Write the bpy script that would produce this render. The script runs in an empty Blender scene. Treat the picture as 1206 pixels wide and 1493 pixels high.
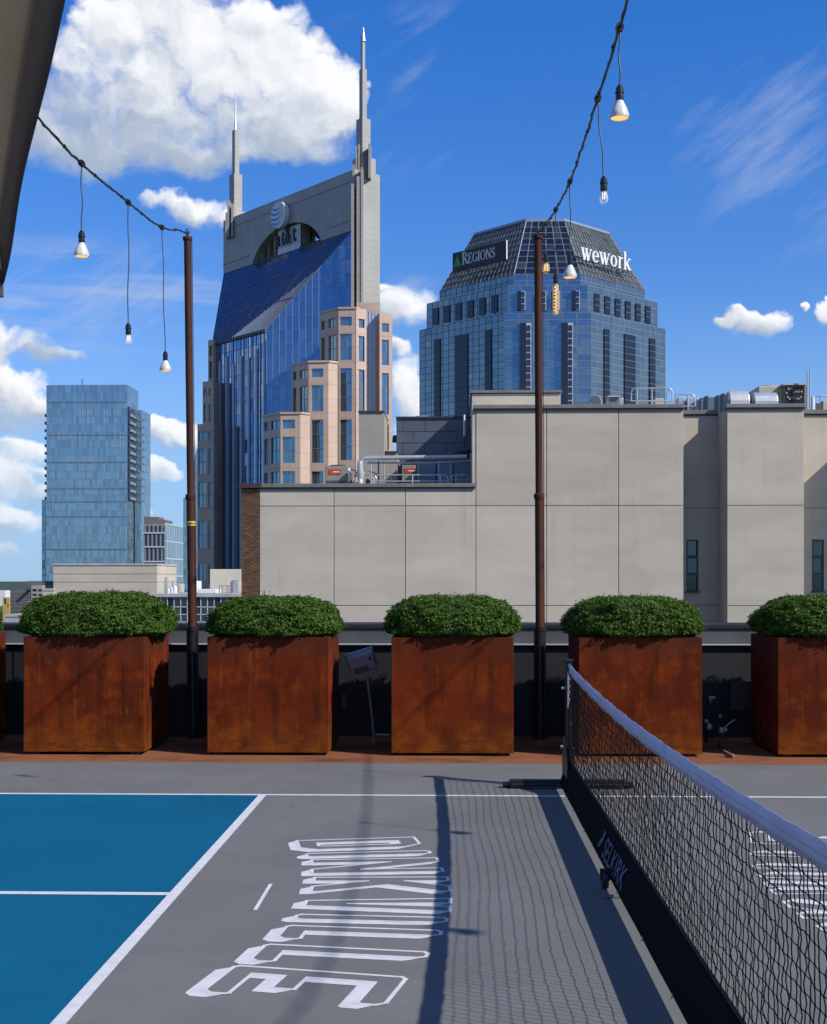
import bpy, bmesh, math, random
from mathutils import Vector, Matrix
from mathutils.geometry import tessellate_polygon
R = random.Random(7)
PI = math.pi
S = bpy.context.scene
C = S.collection

# ------------------------------------------------------------------ camera, sun, sky
F, HOR, CX, VPX, CAMZ = 1950.0, 849.0, 603.0, 660.0, 1.5
TH = math.atan((VPX - CX) / F)
cam_d = bpy.data.cameras.new('camera')
cam = bpy.data.objects.new('camera', cam_d); C.objects.link(cam)
cam.location = (0, 0, CAMZ); cam.rotation_euler = (PI/2, 0, TH)
cam_d.sensor_fit = 'VERTICAL'; cam_d.sensor_height = 24; cam_d.lens = F / 1493 * 24
cam_d.shift_y = (HOR - 746.5) / 1493
cam_d.clip_start = 0.05; cam_d.clip_end = 20000
S.camera = cam
SUN = Vector((1.094, -0.59, 1.0)).normalized()
sun_d = bpy.data.lights.new('sun', 'SUN'); sun_d.energy = 5.0; sun_d.angle = math.radians(0.53)
sun_d.color = (1.0, 0.95, 0.87)
sun = bpy.data.objects.new('sun', sun_d); C.objects.link(sun)
sun.rotation_euler = SUN.to_track_quat('Z', 'Y').to_euler()
sun.location = (30, -20, 40)
S.view_settings.view_transform = 'Standard'; S.view_settings.look = 'None'
S.view_settings.exposure = 0.33; S.view_settings.gamma = 1
S.view_settings.use_curve_mapping = False
SKY_STRENGTH = 0.050

def px_dir(px, py=HOR):
    u = (px - CX) / F
    return Vector((u*math.cos(TH) - math.sin(TH), u*math.sin(TH) + math.cos(TH), (HOR - py) / F))
def P(px, py, Y):
    d = px_dir(px, py); k = Y / d.y
    return Vector((d.x*k, Y, CAMZ + d.z*k))
def X_(px, Y): return P(px, HOR, Y).x
def Z_(py, Y, px=600): return P(px, py, Y).z
def G(px, py):
    d = px_dir(px, py); k = -CAMZ / d.z
    return Vector((d.x*k, d.y*k, 0))

class NT:
    def __init__(s, tree): s.t = tree; s.n = tree.nodes; s.l = tree.links
    def new(s, ty, **kw):
        n = s.n.new(ty)
        for k, v in kw.items(): setattr(n, k, v)
        return n
    def link(s, a, b): s.l.new(a, b)
    def setin(s, sock, v):
        if isinstance(v, bpy.types.NodeSocket): s.link(v, sock)
        else: sock.default_value = v
    def m(s, op, a, b=None, c=None, clamp=False):
        n = s.new('ShaderNodeMath', operation=op); n.use_clamp = clamp
        s.setin(n.inputs[0], a)
        if b is not None: s.setin(n.inputs[1], b)
        if c is not None: s.setin(n.inputs[2], c)
        return n.outputs[0]
    def v(s, op, a, b=None, c=None):
        n = s.new('ShaderNodeVectorMath', operation=op)
        s.setin(n.inputs[0], a)
        if b is not None: s.setin(n.inputs[1], b)
        if c is not None: s.setin(n.inputs[2], c)
        return n.outputs[1] if op in ('DOT_PRODUCT', 'LENGTH') else n.outputs[0]
    def sm(s, x, a, b, lo=0.0, hi=1.0):
        n = s.new('ShaderNodeMapRange', interpolation_type='SMOOTHSTEP')
        s.setin(n.inputs[0], x); s.setin(n.inputs[1], a); s.setin(n.inputs[2], b)
        n.inputs[3].default_value = lo; n.inputs[4].default_value = hi
        return n.outputs[0]
    def noise(s, vec, scale, detail=4, rough=0.55, dim='3D'):
        n = s.new('ShaderNodeTexNoise', noise_dimensions=dim)
        s.link(vec, n.inputs['Vector']); n.inputs['Scale'].default_value = scale
        n.inputs['Detail'].default_value = detail; n.inputs['Roughness'].default_value = rough
        return n.outputs['Fac']
    def mix(s, f, a, b, blend='MIX'):
        n = s.new('ShaderNodeMix', data_type='RGBA', blend_type=blend)
        s.setin(n.inputs[0], f)
        s.setin(n.inputs[6], a if isinstance(a, bpy.types.NodeSocket) else (*a[:3], 1))
        s.setin(n.inputs[7], b if isinstance(b, bpy.types.NodeSocket) else (*b[:3], 1))
        return n.outputs[2]

# clouds live in the sky as directions: U = azimuth from +Y, V = tangent of elevation
def uv(px, py): return ((px - VPX) / F * 0.985, (HOR - py) / F)
CUMULUS = [  # px, py, rx, ry
 (172, 68, 56, 52), (235, 42, 56, 52), (290, 95, 110, 90), (372, 72, 58, 58), (360, 30, 36, 34), (425, 112, 66, 52), (395, 40, 40, 30),
 (470, 158, 60, 58), (150, 128, 74, 62, -.1), (235, 160, 140, 80, -.15), (380, 168, 110, 66, -.1), (105, 180, 80, 46, -.5), (190, 205, 140, 40, -.55), (420, 198, 90, 44, -.35),
 (240, -20, 60, 60), (320, -60, 120, 60), (60, 232, 90, 34, -.55), (150, 238, 120, 36, -.6), (270, 232, 110, 32, -.5), (400, 226, 90, 26, -.4),
 (290, 314, 52, 15), (240, 303, 40, 11), (335, 322, 30, 12),
 (10, 522, 66, 28, -.4), (72, 532, 44, 12, -.5), (16, 580, 56, 26), (-30, 560, 60, 40), (56, 606, 40, 16, -.3), (0, 622, 50, 20, -.4),
 (38, 662, 32, 20), (14, 698, 46, 30), (54, 722, 26, 18), (24, 766, 44, 18), (-40, 730, 50, 50), (-10, 800, 50, 16, -.3), (60, 692, 16, 12),
 (238, 634, 44, 16), (226, 690, 28, 18), (214, 752, 16, 12), (272, 646, 24, 10),
 (1098, 484, 40, 22), (1085, 472, 24, 16), (1062, 486, 20, 12), (1196, 474, 20, 15), (1158, 470, 7, 6),
 (580, 450, 36, 30), (560, 424, 26, 10), (596, 572, 30, 46), (575, 512, 28, 14), (610, 640, 50, 34),
 (1400, 640, 160, 60), (-300, 600, 160, 90),
]
def build_world():
    w = bpy.data.worlds.new('World'); S.world = w; w.use_nodes = True
    t = NT(w.node_tree); t.n.clear()
    out = t.new('ShaderNodeOutputWorld'); bg = t.new('ShaderNodeBackground')
    sky = t.new('ShaderNodeTexSky'); sky.sky_type = 'NISHITA'; sky.sun_disc = False
    sky.sun_elevation = math.asin(SUN.z); sky.sun_rotation = math.atan2(SUN.x, SUN.y)
    sky.air_density = 1.0; sky.dust_density = 0.35; sky.ozone_density = 3.2; sky.altitude = 200
    # group: where the cumulus heaps stand
    g = bpy.data.node_groups.new('cumulus_field', 'ShaderNodeTree')
    g.interface.new_socket('P', in_out='INPUT', socket_type='NodeSocketVector')
    g.interface.new_socket('F', in_out='OUTPUT', socket_type='NodeSocketFloat')
    g.interface.new_socket('L', in_out='OUTPUT', socket_type='NodeSocketFloat')
    q = NT(g); gi = q.new('NodeGroupInput'); go = q.new('NodeGroupOutput')
    p1 = gi.outputs[0]
    cur = None; sw = None; sl = None
    for bl in CUMULUS:
        a, b, rx, ry = bl[:4]; bias = bl[4] if len(bl) > 4 else 0
        u, v = uv(a, b); ru = rx / F * 1.22; rv = ry / F * 1.22
        d = q.v('MULTIPLY_ADD', p1, (1/ru, 1/rv, 0), (-u/ru, -v/rv, 0))
        dd = q.v('DOT_PRODUCT', d, d)
        cur = dd if cur is None else q.m('SMOOTH_MIN', cur, dd, 0.5)
        wt = q.m('MAXIMUM', q.m('SUBTRACT', 1.6, dd), 0.0); wt = q.m('MULTIPLY', wt, wt)
        l = q.v('DOT_PRODUCT', d, (0.28, 0.80, 0))
        if bias: l = q.m('ADD', l, bias)
        sw = q.m('ADD', wt, 0.02) if sw is None else q.m('ADD', sw, wt)
        sl = q.m('MULTIPLY', wt, l) if sl is None else q.m('MULTIPLY_ADD', wt, l, sl)
    fl = q.m('MAXIMUM', q.m('MULTIPLY', q.m('SUBTRACT', 1.0, cur), 1.45), -3.0)
    sp = q.new('ShaderNodeSeparateXYZ'); q.link(p1, sp.inputs[0])
    away = q.sm(q.m('ABSOLUTE', sp.outputs[0]), 0.42, 0.75)
    gen = q.noise(q.v('MULTIPLY', p1, (1, 1.9, 1)), 2.6, 2, 0.5, '2D')
    fl = q.m('MAXIMUM', fl, q.m('ADD', q.m('MULTIPLY_ADD', gen, 9.0, -5.1), q.m('MULTIPLY_ADD', away, 4.0, -4.0)))
    q.link(fl, go.inputs[0]); q.link(q.m('DIVIDE', sl, sw), go.inputs[1])
    # directions
    geo = t.new('ShaderNodeTexCoord'); sep = t.new('ShaderNodeSeparateXYZ'); t.link(geo.outputs['Generated'], sep.inputs[0])
    U = t.m('ARCTAN2', sep.outputs[0], sep.outputs[1])
    H = t.m('SQRT', t.m('MAXIMUM', t.m('ADD', t.m('MULTIPLY', sep.outputs[0], sep.outputs[0]), t.m('MULTIPLY', sep.outputs[1], sep.outputs[1])), 0.002))
    V = t.m('DIVIDE', sep.outputs[2], H)
    cb = t.new('ShaderNodeCombineXYZ'); t.link(U, cb.inputs[0]); t.link(V, cb.inputs[1])
    Pv = cb.outputs[0]
    nw = t.new('ShaderNodeTexNoise', noise_dimensions='2D'); t.link(Pv, nw.inputs['Vector']); nw.inputs['Scale'].default_value = 17; nw.inputs['Detail'].default_value = 4
    warp = t.v('MULTIPLY', t.v('SUBTRACT', nw.outputs['Color'], (0.5, 0.5, 0.5)), (0.030, 0.026, 0))
    nx = t.new('ShaderNodeTexNoise', noise_dimensions='2D'); t.link(Pv, nx.inputs['Vector']); nx.inputs['Scale'].default_value = 75; nx.inputs['Detail'].default_value = 2
    warp = t.v('ADD', warp, t.v('MULTIPLY', t.v('SUBTRACT', nx.outputs['Color'], (0.5, 0.5, 0.5)), (0.011, 0.010, 0)))
    Pw = t.v('ADD', Pv, warp)
    def fld(vec):
        n = t.new('ShaderNodeGroup'); n.node_tree = g; t.link(vec, n.inputs[0]); return n.outputs
    def billow(vec):
        n1 = t.noise(vec, 24, 6, 0.60, '2D')
        vo = t.new('ShaderNodeTexVoronoi', feature='F1', voronoi_dimensions='2D'); t.link(vec, vo.inputs['Vector']); vo.inputs['Scale'].default_value = 46
        return t.m('ADD', t.m('MULTIPLY_ADD', n1, 2.7, -1.38), t.m('MULTIPLY_ADD', vo.outputs['Distance'], -0.75, 0.28))
    soft = t.noise(Pv, 12, 2, 0.5, '2D')
    S0, LY = fld(Pw); b0 = billow(Pw); f0 = t.m('ADD', S0, b0)
    def puff(vec): return t.noise(vec, 26, 4, 0.55, '2D')
    b1 = t.m('SUBTRACT', puff(Pw), puff(t.v('ADD', Pw, (0.007, 0.011, 0))))
    shade = t.m('ADD', LY, t.m('MULTIPLY', b1, 1.1))
    lit = t.sm(shade, -0.80, 0.50)
    hi = t.m('ADD', t.m('MULTIPLY_ADD', soft, 2.2, -0.25), t.m('MULTIPLY', t.m('SUBTRACT', 1.0, lit), 0.9))
    alpha = t.sm(f0, t.m('MULTIPLY_ADD', soft, -0.8, 0.22), hi)
    alpha = t.m('MULTIPLY', alpha, t.sm(V, 0.0, 0.14, 0.62, 1.0))
    ccol = t.mix(lit, (6.6, 7.9, 10.0), (15.6, 15.8, 16.2))
    # cirrus
    rot = t.new('ShaderNodeVectorRotate', rotation_type='Z_AXIS'); t.link(Pv, rot.inputs['Vector']); rot.inputs['Angle'].default_value = math.radians(-35)
    str1 = t.v('MULTIPLY', rot.outputs[0], (5.0, 22.0, 1))
    wv = t.noise(t.v('MULTIPLY', Pv, (6, 6, 1)), 1.0, 2, 0.5, '2D')
    str1 = t.v('ADD', str1, t.v('MULTIPLY', Pv, (0, 0, 0)))
    cn = t.noise(str1, 1.3, 5, 0.62, '2D')
    cir = t.sm(t.m('MULTIPLY_ADD', wv, 0.55, cn), 0.80, 1.12)
    # wisps: placed in regions
    mask = None
    for (a, b, rx, ry) in [(640, 150, 110, 120), (1140, 230, 150, 150), (940, 190, 90, 90), (1000, 295, 80, 30), (700, 60, 200, 60), (150, 440, 330, 75), (590, 420, 60, 20), (1206, 330, 90, 30)]:
        u, v = uv(a, b); ru = rx / F * 1.25; rv = ry / F * 1.25
        d = t.v('MULTIPLY_ADD', Pv, (1/ru, 1/rv, 0), (-u/ru, -v/rv, 0))
        e = t.m('SUBTRACT', 1.0, t.v('DOT_PRODUCT', d, d), clamp=True)
        mask = e if mask is None else t.m('MAXIMUM', mask, e)
    away = t.sm(t.m('ABSOLUTE', U), 0.35, 0.6)
    mask = t.m('MAXIMUM', mask, t.m('MULTIPLY', away, 0.35))
    cir = t.m('MULTIPLY', t.m('MULTIPLY', cir, mask), 0.30)
    st2 = t.noise(t.v('MULTIPLY', Pv, (7, 55, 1)), 1.0, 4, 0.6, '2D')
    u, v = uv(150, 440)
    d = t.v('MULTIPLY_ADD', Pv, (F/380, F/95, 0), (-u*F/380, -v*F/95, 0))
    e = t.m('SUBTRACT', 1.0, t.v('DOT_PRODUCT', d, d), clamp=True)
    cir = t.m('ADD', cir, t.m('MULTIPLY', t.m('MULTIPLY', t.sm(st2, 0.42, 0.75), e), 0.34))
    grade = t.mix(t.sm(V, 0.12, 0.50), (0.95, 1.52, 2.40), (0.42, 1.42, 2.75))
    skyc = t.mix(1.0, sky.outputs[0], grade, 'MULTIPLY')
    lowpale = t.sm(V, 0.0, 0.24, 0.7, 0.0)
    skyc = t.mix(lowpale, skyc, (5.9, 8.9, 13.0))
    col = t.mix(cir, skyc, (9.5, 10.3, 12.0))
    above = t.sm(V, -0.004, 0.03)
    col = t.mix(t.m('MULTIPLY', alpha, above), col, ccol)
    t.link(col, bg.inputs[0]); bg.inputs[1].default_value = SKY_STRENGTH
    t.link(bg.outputs[0], out.inputs[0])
    w.cycles.sampling_method = 'MANUAL'; w.cycles.sample_map_resolution = 512
build_world()

# ------------------------------------------------------------------ helpers
def link(o, parent=None):
    C.objects.link(o)
    if parent is not None: o.parent = parent
    return o
def tag(o, label=None, cat=None, group=None, kind=None):
    if label: o['label'] = label
    if cat: o['category'] = cat
    if group: o['group'] = group
    if kind: o['kind'] = kind
    return o
def empty(name, loc, label=None, cat=None, group=None, rz=0):
    o = bpy.data.objects.new(name, None); o.location = loc; o.rotation_euler = (0, 0, rz)
    o.empty_display_size = 0.2
    link(o); return tag(o, label, cat, group)

class MB:
    """mesh collector in WORLD coordinates; build() makes one object (origin at its parent's)"""
    def __init__(s): s.v = []; s.f = []
    def add(s, vs, fs):
        b = len(s.v); s.v += [tuple(p) for p in vs]; s.f += [tuple(i + b for i in f) for f in fs]; return s
    def quad(s, *p): return s.add(p, [tuple(range(len(p)))])
    def frame_box(s, o, ax, ay, az):
        """box from corner o spanned by three vectors"""
        o = Vector(o); ax = Vector(ax); ay = Vector(ay); az = Vector(az)
        vs = [o, o+ax, o+ax+ay, o+ay, o+az, o+ax+az, o+ax+ay+az, o+ay+az]
        fs = [(0,3,2,1), (4,5,6,7), (0,1,5,4), (1,2,6,5), (2,3,7,6), (3,0,4,7)]
        if ax.cross(ay).dot(az) < 0: fs = [tuple(reversed(f)) for f in fs]
        return s.add(vs, fs)
    def box(s, c, size, rz=0, rot=None):
        m = rot if rot is not None else Matrix.Rotation(rz, 3, 'Z')
        ax, ay, az = (m @ Vector((size[0],0,0)), m @ Vector((0,size[1],0)), m @ Vector((0,0,size[2])))
        return s.frame_box(Vector(c) - (ax+ay+az)/2, ax, ay, az)
    def span(s, x0, x1, y0, y1, z0, z1): return s.frame_box((x0,y0,z0), (x1-x0,0,0), (0,y1-y0,0), (0,0,z1-z0))
    def prism(s, poly, z0, z1, holes=()):
        loops = [poly] + list(holes)
        flat = [p for l in loops for p in l]; n = len(flat)
        tris = tessellate_polygon([[Vector((p[0], p[1], 0)) for p in l] for l in loops])
        vs = [(p[0], p[1], z0) for p in flat] + [(p[0], p[1], z1) for p in flat]
        fs = [tuple(t) for t in tris] + [tuple(i+n for i in t) for t in tris]
        b = 0
        for l in loops:
            k = len(l)
            for i in range(k): fs.append((b+i, b+(i+1)%k, n+b+(i+1)%k, n+b+i))
            b += k
        return s.add(vs, fs)
    def plate(s, o, eu, ev, en, poly, thick, holes=()):
        """polygon in the plane (o, eu, ev), extruded along en by thick"""
        loops = [poly] + list(holes); flat = [p for l in loops for p in l]; n = len(flat)
        tris = tessellate_polygon([[Vector((p[0], p[1], 0)) for p in l] for l in loops])
        o = Vector(o); A = [o + eu*p[0] + ev*p[1] for p in flat]
        vs = A + [p + en*thick for p in A]
        fs = [tuple(t) for t in tris] + [tuple(i+n for i in t) for t in tris]
        b = 0
        for l in loops:
            k = len(l)
            for i in range(k): fs.append((b+i, b+(i+1)%k, n+b+(i+1)%k, n+b+i))
            b += k
        return s.add(vs, fs)
    def tube(s, pts, r, n=8, cap=True):
        pts = [Vector(p) for p in pts]; m = len(pts)
        rs = r if isinstance(r, (list, tuple)) else [r]*m
        vs = []; fs = []; up = None
        for i, p in enumerate(pts):
            d = (pts[min(i+1, m-1)] - pts[max(i-1, 0)])
            d = d.normalized() if d.length > 1e-9 else Vector((0,0,1))
            if up is None: up = Vector((0,0,1)) if abs(d.z) < 0.9 else Vector((1,0,0))
            a = d.cross(up)
            if a.length < 1e-4: a = d.cross(Vector((0.3, 1, 0.2)))
            a.normalize(); b = d.cross(a).normalized()
            up = b if abs(b.dot(d)) < 0.5 else up
            up = a.cross(d)
            for k in range(n):
                t = 2*PI*k/n; vs.append(p + a*(math.cos(t)*rs[i]) + b*(math.sin(t)*rs[i]))
        for i in range(m-1):
            for k in range(n):
                fs.append((i*n+k, i*n+(k+1)%n, (i+1)*n+(k+1)%n, (i+1)*n+k))
        if cap: fs += [tuple(range(n))[::-1], tuple((m-1)*n+k for k in range(n))]
        return s.add(vs, fs)
    def lathe(s, prof, c, n=20):
        c = Vector(c); vs = []; fs = []
        for r, z in prof:
            for k in range(n):
                t = 2*PI*k/n; vs.append((c.x+r*math.cos(t), c.y+r*math.sin(t), c.z+z))
        for i in range(len(prof)-1):
            for k in range(n): fs.append((i*n+k, i*n+(k+1)%n, (i+1)*n+(k+1)%n, (i+1)*n+k))
        return s.add(vs, fs)
    def build(s, name, mat, parent=None, smooth=False, bevel=0, seg=2, recalc=True, solid=0):
        me = bpy.data.meshes.new(name)
        off = parent_world(parent)
        inv = off.inverted()
        me.from_pydata([tuple(inv @ Vector(p)) for p in s.v], [], s.f); me.update()
        if recalc:
            bm = bmesh.new(); bm.from_mesh(me); bmesh.ops.recalc_face_normals(bm, faces=bm.faces); bm.to_mesh(me); bm.free()
        if smooth: me.shade_smooth()
        me.materials.append(mat)
        o = bpy.data.objects.new(name, me); link(o, parent)
        if solid:
            md = o.modifiers.new('solid', 'SOLIDIFY'); md.thickness = solid; md.offset = 0
        if bevel:
            md = o.modifiers.new('bevel', 'BEVEL'); md.width = bevel; md.segments = seg; md.limit_method = 'ANGLE'; md.angle_limit = math.radians(40)
        if smooth and bevel == 0:
            try: me.set_sharp_from_angle(angle=math.radians(40))
            except Exception: pass
        return o
def parent_world(o):
    M = Matrix.Identity(4); ch = []
    while o is not None: ch.append(o); o = o.parent
    for q in reversed(ch):
        M = M @ (Matrix.Translation(q.location) @ q.rotation_euler.to_matrix().to_4x4())
    return M
def top(mb, name, mat, label, cat, group=None, base=None, **kw):
    """a one-mesh thing with its origin at the base"""
    if base is None:
        xs = [p[0] for p in mb.v]; ys = [p[1] for p in mb.v]; zs = [p[2] for p in mb.v]
        base = ((min(xs)+max(xs))/2, (min(ys)+max(ys))/2, min(zs))
    b = Vector(base); mb.v = [tuple(Vector(p) - b) for p in mb.v]
    o = mb.build(name, mat, None, **kw); o.location = b
    return tag(o, label, cat, group)
def copy_tree(o, parent=None):
    c = o.copy(); C.objects.link(c); c.parent = parent
    for ch in [x for x in bpy.data.objects if x.parent == o]: copy_tree(ch, c)
    return c

# ------------------------------------------------------------------ materials
ALB = 0.68
def alb(c, k=None): return tuple(x*(ALB if k is None else k) for x in c)
def M_(name, col, rough=0.6, metal=0.0, var=0.0, vscale=6, bump=0.0, bscale=40, spec=0.5, var_col=None, stretch=(1,1,1), detail=5, island=0.0, coat=0.0):
    if metal < 0.5:
        col = alb(col); var_col = alb(var_col) if var_col else None
    m = bpy.data.materials.new(name); m.use_nodes = True
    t = NT(m.node_tree); b = t.n['Principled BSDF']
    b.inputs['Base Color'].default_value = (*col, 1); b.inputs['Roughness'].default_value = rough
    b.inputs['Metallic'].default_value = metal; b.inputs['Specular IOR Level'].default_value = spec
    if coat: b.inputs['Coat Weight'].default_value = coat
    tc = t.new('ShaderNodeTexCoord'); vec = t.v('MULTIPLY', tc.outputs['Object'], stretch)
    colr = None
    if var:
        c2 = var_col or tuple(min(1, x*(1-var)) for x in col)
        n = t.noise(vec, vscale, detail, 0.6)
        colr = t.mix(t.sm(n, 0.35, 0.68), col, c2)
    if island:
        gm = t.new('ShaderNodeNewGeometry')
        k = t.m('MULTIPLY_ADD', gm.outputs['Random Per Island'], island*2, 1-island)
        cb = t.new('ShaderNodeCombineXYZ')
        for i in range(3): t.link(k, cb.inputs[i])
        colr = t.mix(1.0, colr if colr is not None else col, cb.outputs[0], 'MULTIPLY')
    if colr is not None: t.link(colr, b.inputs['Base Color'])
    if bump:
        n = t.noise(vec, bscale, 4, 0.6)
        bn = t.new('ShaderNodeBump'); bn.inputs['Strength'].default_value = 1; bn.inputs['Distance'].default_value = bump
        t.link(n, bn.inputs['Height']); t.link(bn.outputs[0], b.inputs['Normal'])
    return m
def emis(name, col, s):
    m = bpy.data.materials.new(name); m.use_nodes = True; t = NT(m.node_tree); b = t.n['Principled BSDF']
    b.inputs['Base Color'].default_value = (*col, 1); b.inputs['Emission Color'].default_value = (*col, 1); b.inputs['Emission Strength'].default_value = s
    return m
def glass_wall(name, tint, rough=0.04, island=0.12, base=0.5, wav=0.0):
    """coated facade glass: coloured mirror over a dark body"""
    m = bpy.data.materials.new(name); m.use_nodes = True; t = NT(m.node_tree); b = t.n['Principled BSDF']
    gm = t.new('ShaderNodeNewGeometry')
    k = t.m('MULTIPLY_ADD', gm.outputs['Random Per Island'], island*2, 1-island)
    cb = t.new('ShaderNodeCombineXYZ')
    for i in range(3): t.link(k, cb.inputs[i])
    t.link(t.mix(1.0, tint, cb.outputs[0], 'MULTIPLY'), b.inputs['Base Color'])
    b.inputs['Metallic'].default_value = base; b.inputs['Roughness'].default_value = rough
    b.inputs['Specular IOR Level'].default_value = 0.8
    if wav:
        tc = t.new('ShaderNodeTexCoord'); n = t.noise(tc.outputs['Object'], 0.25, 2, 0.5)
        bn = t.new('ShaderNodeBump'); bn.inputs['Strength'].default_value = 1; bn.inputs['Distance'].default_value = wav
        t.link(n, bn.inputs['Height']); t.link(bn.outputs[0], b.inputs['Normal'])
    return m

def mat_court(name, col, dark):
    col = alb(col); dark = alb(dark)
    m = bpy.data.materials.new(name); m.use_nodes = True; t = NT(m.node_tree); b = t.n['Principled BSDF']
    tc = t.new('ShaderNodeTexCoord'); o = tc.outputs['Object']
    a = t.noise(o, 0.9, 5, 0.6); bb = t.noise(o, 11, 5, 0.65); c = t.noise(o, 420, 2, 0.6)
    st = t.noise(t.v('MULTIPLY', o, (1.0, 6, 1)), 2.5, 4, 0.6)
    colr = t.mix(t.sm(a, 0.3, 0.7), col, tuple(x*0.86 for x in col))
    colr = t.mix(t.m('MULTIPLY', t.sm(bb, 0.5, 0.8), 0.16), colr, dark)
    colr = t.mix(t.m('MULTIPLY', t.sm(st, 0.55, 0.78), 0.20), colr, tuple(min(1, x*1.45) for x in col))
    colr = t.mix(t.m('MULTIPLY', t.sm(c, 0.45, 0.75), 0.32), colr, dark)
    wet = t.noise(t.v('MULTIPLY', o, (0.7, 1.1, 1)), 1.7, 6, 0.7)
    colr = t.mix(t.m('MULTIPLY', t.sm(wet, 0.56, 0.60), 0.16), colr, dark)
    mk = t.noise(t.v('MULTIPLY', o, (9, 3, 1)), 2.0, 3, 0.5); mk2 = t.noise(o, 1.1, 2, 0.5)
    colr = t.mix(t.m('MULTIPLY', t.m('MULTIPLY', t.sm(mk, 0.70, 0.74), t.sm(mk2, 0.5, 0.6)), 0.45), colr, tuple(x*.4 for x in dark))
    # small pale scuffs
    sc = t.noise(t.v('MULTIPLY', o, (5, 14, 1)), 3.0, 6, 0.75)
    colr = t.mix(t.m('MULTIPLY', t.sm(sc, 0.69, 0.76), 0.3), colr, (0.5, 0.5, 0.5))
    t.link(colr, b.inputs['Base Color']); b.inputs['Roughness'].default_value = 0.72
    b.inputs['Specular IOR Level'].default_value = 0.12
    bn = t.new('ShaderNodeBump'); bn.inputs['Distance'].default_value = 0.0008; bn.inputs['Strength'].default_value = 0.6
    t.link(t.noise(o, 300, 3, 0.6), bn.inputs['Height']); t.link(bn.outputs[0], b.inputs['Normal'])
    return m
def mat_corten():
    m = bpy.data.materials.new('weathering_steel'); m.use_nodes = True; t = NT(m.node_tree); b = t.n['Principled BSDF']
    tc = t.new('ShaderNodeTexCoord'); o = tc.outputs['Object']
    oi = t.new('ShaderNodeObjectInfo')
    sh = t.new('ShaderNodeCombineXYZ'); t.link(t.m('MULTIPLY', oi.outputs['Random'], 37.0), sh.inputs[0]); t.link(t.m('MULTIPLY', oi.outputs['Random'], 91.0), sh.inputs[1])
    p = t.v('ADD', o, sh.outputs[0])
    sep = t.new('ShaderNodeSeparateXYZ'); t.link(o, sep.inputs[0]); z = sep.outputs[2]
    big = t.noise(p, 2.2, 5, 0.6); mid = t.noise(p, 7, 6, 0.65)
    stv = t.noise(t.v('MULTIPLY', p, (1, 1, 0.12)), 14, 5, 0.6); fine = t.noise(p, 90, 4, 0.7)
    sth = t.noise(t.v('MULTIPLY', p, (0.5, 0.5, 5)), 7, 4, 0.6)
    c = t.mix(t.sm(big, 0.32, 0.66), (0.1295, 0.0202, 0.0038), (0.0725, 0.0106, 0.0029))
    c = t.mix(t.m('MULTIPLY', t.sm(mid, 0.45, 0.7), 0.65), c, (0.1924, 0.0347, 0.0038))
    c = t.mix(t.m('MULTIPLY', t.sm(stv, 0.48, 0.70), 0.75), c, (0.0370, 0.0073, 0.0025))
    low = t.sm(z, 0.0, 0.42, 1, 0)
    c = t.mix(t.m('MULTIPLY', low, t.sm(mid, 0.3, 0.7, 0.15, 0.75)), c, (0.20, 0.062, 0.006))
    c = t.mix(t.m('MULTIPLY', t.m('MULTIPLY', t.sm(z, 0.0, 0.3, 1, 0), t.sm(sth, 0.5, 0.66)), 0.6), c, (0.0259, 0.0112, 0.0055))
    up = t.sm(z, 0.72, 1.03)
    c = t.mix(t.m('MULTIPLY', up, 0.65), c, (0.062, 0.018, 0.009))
    c = t.mix(t.m('MULTIPLY', t.sm(fine, 0.5, 0.75), 0.4), c, (0.0666, 0.0134, 0.0050))
    run = t.noise(t.v('MULTIPLY', p, (1, 1, 0.03)), 34, 3, 0.5)
    c = t.mix(t.m('MULTIPLY', t.m('MULTIPLY', t.sm(run, 0.60, 0.72), t.sm(mid, 0.4, 0.6)), 0.5), c, (0.20, 0.055, 0.008))
    blot = t.noise(p, 4.2, 3, 0.7); c = t.mix(t.m('MULTIPLY', t.sm(blot, 0.56, 0.70), 0.45), c, (0.055, 0.014, 0.006))
    sp = t.noise(p, 26, 2, 0.9)
    c = t.mix(t.m('MULTIPLY', t.sm(sp, 0.78, 0.83), 0.35), c, (0.2960, 0.1792, 0.1008))
    c = t.mix(1.0, c, (0.90, 0.88, 0.86), 'MULTIPLY')
    t.link(c, b.inputs['Base Color']); b.inputs['Roughness'].default_value = 0.85
    b.inputs['Specular IOR Level'].default_value = 0.08
    bn = t.new('ShaderNodeBump'); bn.inputs['Distance'].default_value = 0.0015; t.link(fine, bn.inputs['Height']); t.link(bn.outputs[0], b.inputs['Normal'])
    return m
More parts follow.
